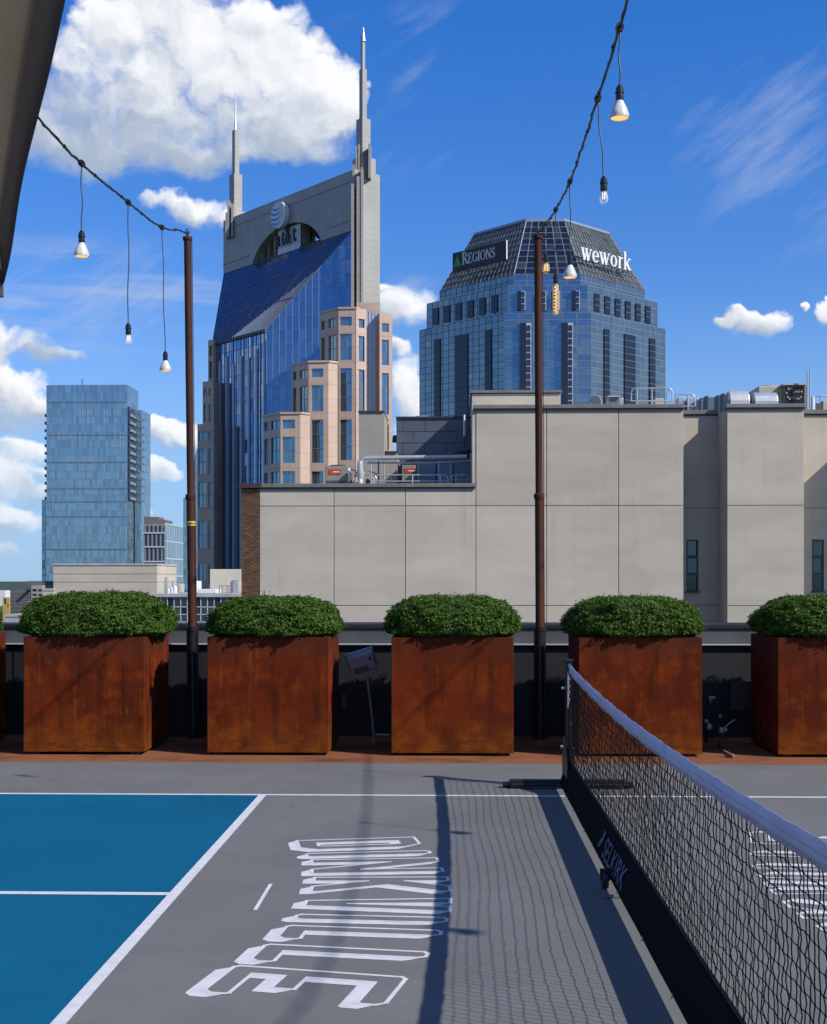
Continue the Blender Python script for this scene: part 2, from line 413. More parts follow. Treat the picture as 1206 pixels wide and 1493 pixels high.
def mat_brickpave():
    m = bpy.data.materials.new('terracotta_paving'); m.use_nodes = True; t = NT(m.node_tree); b = t.n['Principled BSDF']
    tc = t.new('ShaderNodeTexCoord'); o = tc.outputs['Object']
    br = t.new('ShaderNodeTexBrick'); t.link(o, br.inputs['Vector']); br.inputs['Scale'].default_value = 1
    br.inputs['Brick Width'].default_value = 0.2; br.inputs['Row Height'].default_value = 0.1; br.inputs['Mortar Size'].default_value = 0.004
    br.inputs['Color1'].default_value = (0.2640, 0.0930, 0.0358, 1); br.inputs['Color2'].default_value = (0.2244, 0.0744, 0.0303, 1); br.inputs['Mortar'].default_value = (0.1320, 0.0620, 0.0385, 1)
    c = t.mix(t.m('MULTIPLY', t.noise(o, 9, 5), 0.6), br.outputs[0], (0.2376, 0.1054, 0.0605))
    c = t.mix(t.sm(t.noise(o, 2.2, 5), 0.45, 0.7, 0, 0.6), c, (0.07, 0.035, 0.022))
    c = t.mix(1.0, c, (0.78, 0.78, 0.78), 'MULTIPLY'); t.link(c, b.inputs['Base Color']); b.inputs['Roughness'].default_value = 0.9; b.inputs['Specular IOR Level'].default_value = 0.1
    return m
def mat_leaf():
    m = bpy.data.materials.new('boxwood_leaf'); m.use_nodes = True; t = NT(m.node_tree); b = t.n['Principled BSDF']
    gm = t.new('ShaderNodeNewGeometry'); rr = gm.outputs['Random Per Island']
    c = t.mix(rr, (0.0206, 0.0549, 0.0041), (0.0645, 0.1290, 0.0077))
    c = t.mix(t.sm(rr, 0.9, 1.0), c, (0.1290, 0.1870, 0.0155))
    t.link(c, b.inputs['Base Color']); b.inputs['Roughness'].default_value = 0.6; b.inputs['Specular IOR Level'].default_value = 0.25
    tr = t.new('ShaderNodeBsdfTranslucent'); t.link(t.mix(0.5, c, (0.0774, 0.1677, 0.0103)), tr.inputs[0])
    mx = t.new('ShaderNodeMixShader'); mx.inputs[0].default_value = 0.22
    t.link(b.outputs[0], mx.inputs[1]); t.link(tr.outputs[0], mx.inputs[2])
    t.link(mx.outputs[0], t.n['Material Output'].inputs[0])
    return m
def mat_stucco(name, col, scale=1.0):
    col = alb(col)
    m = bpy.data.materials.new(name); m.use_nodes = True; t = NT(m.node_tree); b = t.n['Principled BSDF']
    tc = t.new('ShaderNodeTexCoord'); o = tc.outputs['Object']
    a = t.noise(t.v('MULTIPLY', o, (0.35, 1, 1.1)), 0.9*scale, 6, 0.62); c = t.noise(t.v('MULTIPLY', o, (3, 3, 0.15)), 1.1*scale, 5, 0.6)
    f = t.noise(o, 60*scale, 3, 0.6)
    k = t.mix(t.sm(a, 0.3, 0.72), col, tuple(x*0.84 for x in col))
    k = t.mix(t.m('MULTIPLY', t.sm(c, 0.52, 0.75), 0.22), k, tuple(x*0.66 for x in col))
    k = t.mix(t.m('MULTIPLY', t.sm(f, 0.4, 0.8), 0.18), k, tuple(x*0.7 for x in col))
    oi = t.new('ShaderNodeObjectInfo'); sp = t.new('ShaderNodeSeparateXYZ'); t.link(o, sp.inputs[0])
    tone = t.m('MULTIPLY_ADD', oi.outputs['Random'], 0.10, 0.94); cb = t.new('ShaderNodeCombineXYZ')
    for i in range(3): t.link(tone, cb.inputs[i])
    k = t.mix(1.0, k, cb.outputs[0], 'MULTIPLY')
    dr = t.noise(t.v('MULTIPLY', o, (4.5, 4.5, 0.10)), 1.0, 4, 0.6); pt = t.noise(o, 0.35, 3, 0.5)
    k = t.mix(t.m('MULTIPLY', t.m('MULTIPLY', t.sm(dr, 0.55, 0.75), t.sm(pt, 0.42, 0.62)), 0.30), k, tuple(x*0.5 for x in col))
    k = t.mix(t.m('MULTIPLY', t.sm(t.noise(t.v('MULTIPLY', o, (0.8, 0.8, 1.3)), 0.5, 2, 0.4), 0.55, 0.6), 0.12), k, tuple(min(1, x*1.25) for x in col))
    t.link(k, b.inputs['Base Color']); b.inputs['Roughness'].default_value = 0.9; b.inputs['Specular IOR Level'].default_value = 0.2
    bn = t.new('ShaderNodeBump'); bn.inputs['Distance'].default_value = 0.004; t.link(f, bn.inputs['Height']); t.link(bn.outputs[0], b.inputs['Normal'])
    return m
def mat_granite(name, col, bw, bh, dark=0.6):
    col = alb(col)
    m = bpy.data.materials.new(name); m.use_nodes = True; t = NT(m.node_tree); b = t.n['Principled BSDF']
    tc = t.new('ShaderNodeTexCoord'); o = tc.outputs['Object']
    sep = t.new('ShaderNodeSeparateXYZ'); t.link(o, sep.inputs[0])
    def grid(v, s, w):
        fr = t.m('FRACT', t.m('DIVIDE', v, s)); return t.m('LESS_THAN', fr, w)
    gl = t.m('MAXIMUM', grid(sep.outputs[2], bh, 0.09), grid(t.m('ADD', sep.outputs[0], t.m('MULTIPLY', sep.outputs[1], 0.37)), bw, 0.07))
    n = t.noise(o, 0.12, 5, 0.6)
    k = t.mix(t.sm(n, 0.3, 0.7), col, tuple(x*0.85 for x in col))
    k = t.mix(t.m('MULTIPLY', gl, 1-dark), k, tuple(x*0.45 for x in col))
    t.link(k, b.inputs['Base Color']); b.inputs['Roughness'].default_value = 0.45
    return m

MT = dict(
 court=mat_court('grey_court_paint', (0.200, 0.199, 0.197), (0.12, 0.12, 0.12)),
 blue=mat_court('blue_court_paint', (0.001, 0.125, 0.245), (0.001, 0.08, 0.17)),
 line=M_('white_line_paint', (0.78, 0.78, 0.80), 0.6, var=0.14, vscale=14, bump=0.0004, bscale=200),
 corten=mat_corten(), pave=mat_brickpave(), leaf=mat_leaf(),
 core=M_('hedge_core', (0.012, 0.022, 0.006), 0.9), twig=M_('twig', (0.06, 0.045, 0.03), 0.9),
 soil=M_('soil', (0.02, 0.014, 0.01), 0.95, bump=0.01),
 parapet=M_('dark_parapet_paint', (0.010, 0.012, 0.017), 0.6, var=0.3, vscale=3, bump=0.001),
 coping=M_('grey_coping_metal', (0.11, 0.115, 0.125), 0.55, metal=0.1, var=0.25, vscale=2.5),
 flash=M_('pale_flashing', (0.62, 0.63, 0.66), 0.35, metal=0.2),
 black=M_('black_metal', (0.010, 0.010, 0.011), 0.42, var=0.4, vscale=15),
 blackp=M_('black_powder_coat', (0.008, 0.009, 0.014), 0.35, var=0.2, vscale=8),
 cord=M_('black_cable_rubber', (0.009, 0.009, 0.010), 0.5),
 netc=M_('black_net_cord', (0.006, 0.006, 0.007), 0.9, spec=0.15),
 tape=M_('white_net_tape', (0.80, 0.81, 0.86), 0.75, var=0.16, vscale=18, bump=0.0015, bscale=60, stretch=(1, 0.25, 1)),
 stitch=M_('tape_stitching', (0.42, 0.45, 0.6), 0.8),
 skirt=M_('navy_black_fabric', (0.003, 0.004, 0.008), 0.9, spec=0.1),
 logo=M_('pale_print', (0.13, 0.17, 0.28), 0.6, var=0.3, vscale=20),
 rust=M_('rusty_pipe', (0.095, 0.028, 0.013), 0.75, spec=0.2, var=0.6, vscale=5, var_col=(0.045, 0.020, 0.015), bump=0.001, stretch=(1, 1, 0.25)),
 yellow=M_('yellow_tape', (0.75, 0.52, 0.04), 0.5),
 chrome=M_('galvanised_steel', (0.75, 0.75, 0.74), 0.38, metal=0.4, var=0.15, vscale=4),
 galv=M_('dull_galvanised', (0.42, 0.45, 0.48), 0.45, metal=0.5, var=0.25, vscale=3),
 ceramic=M_('white_ceramic_shade', (0.80, 0.79, 0.77), 0.35, var=0.1, vscale=20, var_col=(0.62, 0.58, 0.52)),
 lampin=emis('warm_lamp_glass', (0.95, 0.68, 0.32), 0.45), fil=emis('warm_filament', (1.0, 0.72, 0.35), 1.3),
 canvas=M_('cream_canvas', (0.75, 0.68, 0.58), 0.95, var=0.15, vscale=3, bump=0.001, bscale=400),
 hem=M_('charcoal_canvas_hem', (0.13, 0.125, 0.125), 0.9, var=0.25, vscale=5, bump=0.001, bscale=300),
 stucco=mat_stucco('beige_stucco', (0.675, 0.598, 0.488)), stucco2=mat_stucco('warm_grey_render', (0.44, 0.41, 0.36)),
 cap=M_('taupe_coping', (0.24, 0.22, 0.195), 0.55, var=0.2, vscale=2), capdark=M_('dark_drip_edge', (0.045, 0.042, 0.04), 0.6),
 joint=M_('joint_taupe', (0.27, 0.245, 0.22), 0.9),  # plain colour of the panel backing and joint strips
 brick=M_('brown_brick', (0.20, 0.085, 0.035), 0.85, island=0.0, var=0.4, vscale=2), mortar=M_('mortar', (0.72, 0.50, 0.24), 0.95),
 brickcap=M_('brown_metal_cap', (0.075, 0.035, 0.028), 0.5),
 bluepanel=M_('slate_blue_panel', (0.14, 0.165, 0.215), 0.45, metal=0.3, var=0.15, vscale=1.2),
 duct=M_('blue_grey_duct', (0.22, 0.27, 0.35), 0.4, metal=0.4, var=0.25, vscale=1.5),
 acu=M_('khaki_unit_paint', (0.30, 0.30, 0.245), 0.6, var=0.15, vscale=2), red=M_('red_label', (0.6, 0.06, 0.02), 0.5),
 cream=M_('cream_unit_paint', (0.55, 0.52, 0.43), 0.6, var=0.12, vscale=1.5),
 frame=M_('dark_teal_frame', (0.05, 0.065, 0.075), 0.5),
 winglass=glass_wall('green_window_glass', (0.05, 0.10, 0.09), 0.05, 0.25, 0.35),
 g_blue=glass_wall('cobalt_glass', (0.11, 0.21, 0.36), 0.05, 0.07, 0.85, wav=0.03),
 g_slot=glass_wall('black_slot_glass', (0.012, 0.014, 0.022), 0.15, 0.2, 0.3), g_eave=glass_wall('brightened_cobalt_glass', (0.20, 0.34, 0.54), 0.05, 0.06, 0.85), g_facet=glass_wall('slate_blue_facet_glass', (0.05, 0.065, 0.10), 0.06, 0.1, 0.85),  # eave glass: copy of the cobalt with a brighter reflection put into the tint
 g_roof=glass_wall('navy_roof_glass', (0.05, 0.085, 0.22), 0.06, 0.05, 0.9),
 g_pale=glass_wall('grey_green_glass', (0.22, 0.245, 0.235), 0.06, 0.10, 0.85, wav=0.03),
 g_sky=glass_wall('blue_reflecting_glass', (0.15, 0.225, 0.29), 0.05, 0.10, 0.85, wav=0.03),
 g_slope=glass_wall('smoky_slope_glass', (0.15, 0.165, 0.165), 0.22, 0.25, 0.6),
 g_dark=glass_wall('dark_window_glass', (0.035, 0.04, 0.06), 0.06, 0.3, 0.5),
 g_win=glass_wall('slate_window_glass', (0.15, 0.25, 0.32), 0.05, 0.22, 0.8, wav=0.03),
 g_tower=glass_wall('aqua_blue_glass', (0.24, 0.37, 0.44), 0.07, 0.17, 0.8, wav=0.02),
 bar_w=M_('white_mullion', (0.62, 0.66, 0.70), 0.45), bar_g=M_('grey_mullion', (0.16, 0.19, 0.22), 0.5),
 bar_m=M_('silver_mullion', (0.28, 0.31, 0.33), 0.45), bar_d=M_('dark_mullion', (0.03, 0.045, 0.07), 0.5), bar_b=M_('steel_blue_fin', (0.34, 0.40, 0.50), 0.4, metal=0.3),
 bar_p=M_('pale_fin', (0.50, 0.55, 0.66), 0.4, metal=0.2),
 granite=mat_granite('grey_granite', (0.44, 0.42, 0.38), 1.6, 1.9, 0.62),
 pink=mat_granite('pink_granite', (0.70, 0.50, 0.38), 1.5, 3.8, 0.72),
 recess=M_('arch_interior', (0.30, 0.26, 0.20), 0.8, var=0.2, vscale=0.3),
 arch_d=M_('arch_dark_void', (0.03, 0.028, 0.027), 0.8),
 white=M_('white_sign_face', (0.82, 0.83, 0.84), 0.5), signblack=M_('black_sign_face', (0.012, 0.013, 0.018), 0.5),
 green=M_('green_sign_face', (0.03, 0.42, 0.02), 0.5), logoblue=M_('sky_blue_sign_face', (0.08, 0.36, 0.70), 0.5),
 whitewall=mat_stucco('cream_block_wall', (0.78, 0.70, 0.56), 0.3), tanwall=mat_stucco('tan_block_wall', (0.68, 0.61, 0.50), 0.3),
 roof=M_('pale_roof_membrane', (0.55, 0.54, 0.52), 0.8, var=0.25, vscale=0.5), ground=M_('city_ground', (0.05, 0.075, 0.035), 0.95, var=0.6, vscale=0.01, var_col=(0.12, 0.12, 0.11)),
 hill=M_('far_wooded_hill', (0.030, 0.055, 0.022), 0.95, var=0.5, vscale=0.01),
 tree=M_('tree_canopy', (0.035, 0.075, 0.015), 0.9, island=0.4),
 yellowb=M_('ochre_wall', (0.6, 0.42, 0.12), 0.7), greyb=M_('grey_brown_wall', (0.17, 0.15, 0.16), 0.8), asphalt=M_('asphalt', (0.05, 0.05, 0.052), 0.9, var=0.2, vscale=0.5),
 concrete=mat_stucco('grey_concrete', (0.46, 0.43, 0.38), 1.0),
)

def see_through(m, f, col):
    """thin cloth: part of the light comes through from the other side"""
    t = NT(m.node_tree); b = t.n['Principled BSDF']; tr = t.new('ShaderNodeBsdfTranslucent'); tr.inputs[0].default_value = (*col, 1)
    mx = t.new('ShaderNodeMixShader'); mx.inputs[0].default_value = f
    t.link(b.outputs[0], mx.inputs[1]); t.link(tr.outputs[0], mx.inputs[2]); t.link(mx.outputs[0], t.n['Material Output'].inputs[0])
see_through(MT['canvas'], 0.24, (0.80, 0.70, 0.58)); see_through(MT['hem'], 0.30, (0.40, 0.37, 0.36)); see_through(MT['tape'], 0.42, (0.80, 0.82, 1.0))

# ------------------------------------------------------------------ terrain and far ground
GZ = -30.0
def ground():
    mb = MB(); mb.quad((-9000, -3000, GZ), (9000, -3000, GZ), (9000, 12000, GZ), (-9000, 12000, GZ))
    mb.build('ground', MT['ground'])['kind'] = 'structure'
    # low wooded hills along the horizon
    vs = []; fs = []; n = 160
    for j, (y, base, amp) in enumerate([(3200, -30, 0), (4200, -14, 10), (5200, 1, 16), (6400, 6, 18), (8000, -30, 0)]):
        for i in range(n):
            x = -7000 + 14000*i/(n-1)
            h = base + amp*(math.sin(i*0.31+j*2)*0.5+math.sin(i*0.83+j)*0.3+math.sin(i*2.3+j*5)*0.18)
            vs.append((x, y + 60*math.sin(i*1.7), max(h, -30.5)))
    for j in range(4):
        for i in range(n-1): a = j*n+i; fs.append((a, a+1, a+n+1, a+n))
    mb = MB(); mb.add(vs, fs); mb.build('hills', MT['hill'], smooth=True)['kind'] = 'structure'
    mb = MB(); rr = random.Random(3)
    for i in range(900):
        y = rr.uniform(500, 3000); px = rr.uniform(-120, 330); p = P(px, HOR, y); r = rr.uniform(4, 9)
        hgt = rr.uniform(5, 12)
        vs = []; k = 7
        for a in range(3):
            rr_ = r*(0.75, 1.0, 0.55)[a]; z = GZ + (0.5, 0.55, 0.95)[a]*hgt + a
            for b in range(k):
                t = 2*PI*b/k; q = rr.uniform(0.75, 1.2); vs.append((p.x+rr_*q*math.cos(t), p.y+rr_*q*math.sin(t), z))
        fs = [(a*k+b, a*k+(b+1)%k, (a+1)*k+(b+1)%k, (a+1)*k+b) for a in range(2) for b in range(k)] + [tuple(2*k+b for b in range(k))]
        mb.add(vs, fs)
    tag(mb.build('woodland', MT['tree']), 'dark green treetops far below between the city blocks', 'trees', kind='stuff')
ground()

# ------------------------------------------------------------------ facade helpers
def hit(px, p, d):
    """t so that p + t d shows at column px"""
    r = px_dir(px); # (px: X/Y = r.x/r.y)
    k = r.x / r.y
    return (k*p.y - p.x) / (d.x - k*d.y)
def curtain(parent, mapf, nc, nr, glass, barm, wv=0.15, wh=0.12, dep=0.12, jit=0.012, topf=None, us=None, vs=None, hbars=True, vbars=True, seed=1, stuff=True, names=('glass_pane', 'mullion')):
    rr = random.Random(seed)
    us = us or [i/nc for i in range(nc+1)]; vs = vs or [i/nr for i in range(nr+1)]
    T = topf or (lambda u: 1.0)
    n = (mapf(0.51, 0.5) - mapf(0.5, 0.5)).cross(mapf(0.5, 0.51) - mapf(0.5, 0.5)).normalized()
    g = MB(); b = MB()
    for i in range(len(us)-1):
        for j in range(len(vs)-1):
            u0, u1, v0, v1 = us[i], us[i+1], vs[j], vs[j+1]
            t0, t1 = T(u0), T(u1)
            if v0 >= max(t0, t1) - 1e-6: continue
            c = [(u0, min(v0, t0)), (u1, min(v0, t1)), (u1, min(v1, t1)), (u0, min(v1, t0))]
            ps = []
            for q in c:
                p = mapf(*q)
                if not ps or (p - ps[-1]).length > 1e-3: ps.append(p)
            if (ps[0] - ps[-1]).length < 1e-3: ps.pop()
            if len(ps) < 3: continue
            tx, ty = rr.gauss(0, jit), rr.gauss(0, jit)
            off = [-tx-ty, tx-ty, tx+ty, -tx+ty]
            g.add([p + n*off[k % 4] for k, p in enumerate(ps)], [tuple(range(len(ps)))])
    def bar(a, c, w):
        d = (c - a)
        if d.length < 0.05: return
        s = n.cross(d.normalized()) * w
        b.frame_box(a - s/2 - n*0.02, s, d, n*dep)
    if vbars:
        for u in us:
            bar(mapf(u, 0), mapf(u, T(u)), wv)
    if hbars:
        for v in vs:
            run = [u for u in us if T(u) >= v - 1e-6]
            if len(run) > 1: bar(mapf(run[0], v), mapf(run[-1], v), wh)
    o1 = g.build(names[0], glass, parent, recalc=False)
    o2 = b.build(names[1], barm, parent)
    if stuff: o1['kind'] = 'stuff'; o2['kind'] = 'stuff'
    return o1, o2
def rect_map(A, B, z0, z1):
    A = Vector((A[0], A[1], 0)); B = Vector((B[0], B[1], 0))
    return lambda u, v: A.lerp(B, u) + Vector((0, 0, z0 + (z1-z0)*v))
def wall_face(mb, A, B, z0, z1, ops, dep=0.4):
    """wall skin from A to B (left to right seen from outside) with recessed openings (u0,u1,za,zb) in metres"""
    A = Vector((A[0], A[1], 0)); B = Vector((B[0], B[1], 0)); L = (B-A).length; d = (B-A)/L; n = Vector((d.y, -d.x, 0))
    us = sorted(set([0, L] + [q for o in ops for q in o[:2]])); zs = sorted(set([z0, z1] + [q for o in ops for q in o[2:4]]))
    us = [u for u in us if 0 <= u <= L]; zs = [z for z in zs if z0 <= z <= z1]
    pt = lambda u, z, k=0: A + d*u + Vector((0, 0, z)) - n*k
    for i in range(len(us)-1):
        for j in range(len(zs)-1):
            um = (us[i]+us[i+1])/2; zm = (zs[j]+zs[j+1])/2
            if any(o[0] < um < o[1] and o[2] < zm < o[3] for o in ops): continue
            mb.quad(pt(us[i], zs[j]), pt(us[i+1], zs[j]), pt(us[i+1], zs[j+1]), pt(us[i], zs[j+1]))
    for (a, b, za, zb) in ops:
        za = max(za, z0); zb = min(zb, z1)
        mb.quad(pt(a, za), pt(b, za), pt(b, za, dep), pt(a, za, dep)); mb.quad(pt(a, zb), pt(a, zb, dep), pt(b, zb, dep), pt(b, zb))
        mb.quad(pt(a, za), pt(a, za, dep), pt(a, zb, dep), pt(a, zb)); mb.quad(pt(b, za), pt(b, zb), pt(b, zb, dep), pt(b, za, dep))
def window(parent, A, B, u0, u1, z0, z1, dep, nc, nr, glass, barm, w=0.12, name='window', child='pane'):
    A = Vector((A[0], A[1], 0)); B = Vector((B[0], B[1], 0)); d = (B-A).normalized(); n = Vector((d.y, -d.x, 0))
    o = A + d*u0 - n*dep
    fm = MB()
    def bx(a, b, za, zb): fm.frame_box(o + d*a + Vector((0,0,za)) , d*(b-a), n*0.12, Vector((0,0,zb-za)))
    W = u1-u0
    for i in range(nc+1):
        c = W*i/nc; bx(max(0, c-w/2), min(W, c+w/2), z0, z1)
    for j in range(nr+1):
        c = z0+(z1-z0)*j/nr
        for i in range(nc): bx(W*i/nc+w/2, W*(i+1)/nc-w/2, max(z0, c-w/2), min(z1, c+w/2))
    f = fm.build(name, barm, parent)
    g = MB(); rr = random.Random(int(abs(u0*31+z0*17+o.x*7)))
    for i in range(nc):
        for j in range(nr):
            a, b = W*i/nc, W*(i+1)/nc; za, zb = z0+(z1-z0)*j/nr, z0+(z1-z0)*(j+1)/nr
            tx, ty = rr.gauss(0, .006), rr.gauss(0, .006); base = o + n*0.03
            g.add([base+d*a+Vector((0,0,za))+n*(-tx-ty), base+d*b+Vector((0,0,za))+n*(tx-ty), base+d*b+Vector((0,0,zb))+n*(tx+ty), base+d*a+Vector((0,0,zb))+n*(ty-tx)], [(0,1,2,3)])
    g.build(child, glass, f, recalc=False)
    return f
def text_mesh(txt, size=1.0, ext=0.05):
    cu = bpy.data.curves.new('t', 'FONT'); cu.body = txt; cu.size = size; cu.extrude = ext; cu.resolution_u = 4
    o = bpy.data.objects.new('t', cu); C.objects.link(o)
    bpy.context.view_layer.update()
    dg = bpy.context.evaluated_depsgraph_get(); me = bpy.data.meshes.new_from_object(o.evaluated_get(dg))
    vs = [v.co.copy() for v in me.vertices]; fs = [tuple(p.vertices) for p in me.polygons]
    bpy.data.objects.remove(o); bpy.data.curves.remove(cu); bpy.data.meshes.remove(me)
    return vs, fs
# serif capitals and lower case drawn as strokes: (x0,y0,x1,y1,width) or ('arc',cx,cy,rx,ry,a0,a1,w0,w1)
def glyph(ch):
    T, t = 0.17, 0.075   # thick, thin
    def ser(x, y, w=0.15): return (x-w, y, x+w, y, 0.06)
    g = {
     'R': (0.78, [(0.16,0,0.16,1,T), ser(0.16,0.03), ser(0.12,0.97,0.12), ('arc',0.28,0.73,0.30,0.24,-90,90,t,T), (0.16,0.97,0.30,0.97,t), (0.16,0.49,0.30,0.49,t), (0.36,0.49,0.70,0.03,T), ser(0.72,0.03,0.10)]),
     'E': (0.70, [(0.16,0,0.16,1,T), (0.05,0.97,0.62,0.97,0.065), (0.05,0.03,0.64,0.03,0.065), (0.16,0.51,0.46,0.51,t), (0.60,0.97,0.60,0.76,0.06), (0.63,0.03,0.63,0.26,0.06), (0.46,0.62,0.46,0.40,0.05)]),
     'G': (0.84, [('arc',0.46,0.5,0.36,0.46,50,315,t,T), (0.70,0.05,0.70,0.42,T*0.9), ser(0.68,0.44,0.14), (0.70,0.95,0.70,0.70,0.06)]),
     'I': (0.40, [(0.20,0,0.20,1,T), ser(0.20,0.03), ser(0.20,0.97)]),
     'O': (0.88, [('arc',0.44,0.5,0.36,0.46,0,360,T,T)]),
     'N': (0.90, [(0.18,0,0.18,1,t), (0.18,0.97,0.72,0.03,T), (0.72,0,0.72,1,t), ser(0.18,0.03,0.12), ser(0.13,0.97,0.11), ser(0.72,0.97,0.12)]),
     'S': (0.66, [('arc',0.33,0.73,0.22,0.23,35,235,t,T), (0.20,0.60,0.46,0.42,T), ('arc',0.32,0.27,0.23,0.23,-145,55,t,T), (0.53,0.96,0.53,0.72,0.055), (0.10,0.04,0.10,0.28,0.055)]),
     'w': (0.98, [(0.14,0.66,0.33,0.02,T), (0.33,0.02,0.50,0.60,t), (0.46,0.66,0.65,0.02,T), (0.65,0.02,0.84,0.66,t), ser(0.14,0.66,0.14), ser(0.47,0.66,0.12), ser(0.86,0.66,0.11)]),
     'e': (0.62, [('arc',0.31,0.34,0.23,0.31,0,320,T,T), (0.12,0.36,0.52,0.36,0.06)]),
     'o': (0.68, [('arc',0.34,0.34,0.24,0.31,0,360,T,T)]),
     'r': (0.52, [(0.20,0,0.20,0.66,T), ser(0.20,0.03,0.14), ser(0.14,0.65,0.10), ('arc',0.38,0.48,0.13,0.15,40,150,T,t)]),
     'k': (0.76, [(0.18,0,0.18,1.02,T), ser(0.18,0.03,0.14), ser(0.12,1.0,0.10), (0.22,0.28,0.54,0.63,t), ser(0.56,0.64,0.13), (0.32,0.36,0.60,0.03,T), ser(0.62,0.03,0.12)]),
    }
    return g[ch]
def glyph_mesh(mb, ch, o, eu, ev, en, size, thick=0.3):
    adv, st = glyph(ch)
    for i, q in enumerate(st):
        lift = 0.01*i
        if q[0] == 'arc':
            _, cx, cy, rx, ry, a0, a1, w0, w1 = q; k = max(6, int(abs(a1-a0)/18)); outer = []; inner = []
            for s in range(k+1):
                a = math.radians(a0 + (a1-a0)*s/k)
                w = w0 + (w1-w0)*abs(math.cos(a)) if w0 != w1 else w0*(0.5+0.5*abs(math.cos(a)))
                outer.append((cx+(rx+w*0.4)*math.cos(a), cy+(ry+w*0.2)*math.sin(a))); inner.append((cx+(rx-w*0.6)*math.cos(a), cy+(ry-w*0.4)*math.sin(a)))
            for s in range(k):
                poly = [outer[s], outer[s+1], inner[s+1], inner[s]]
                pts = [Vector(o) + eu*p[0]*size + ev*p[1]*size + en*(lift) for p in poly]
                mb.add(pts + [p + en*thick for p in pts], [(0,1,2,3), (4,7,6,5), (0,4,5,1), (1,5,6,2), (2,6,7,3), (3,7,4,0)])
        else:
            x0, y0, x1, y1, w = q; d = Vector((x1-x0, y1-y0)); nn = Vector((-d.y, d.x)).normalized() * w/2
            poly = [(x0+nn.x, y0+nn.y), (x0-nn.x, y0-nn.y), (x1-nn.x, y1-nn.y), (x1+nn.x, y1+nn.y)]
            pts = [Vector(o) + eu*p[0]*size + ev*p[1]*size + en*lift for p in poly]
            mb.add(pts + [p + en*thick for p in pts], [(0,1,2,3), (4,7,6,5), (0,4,5,1), (1,5,6,2), (2,6,7,3), (3,7,4,0)])
    return adv

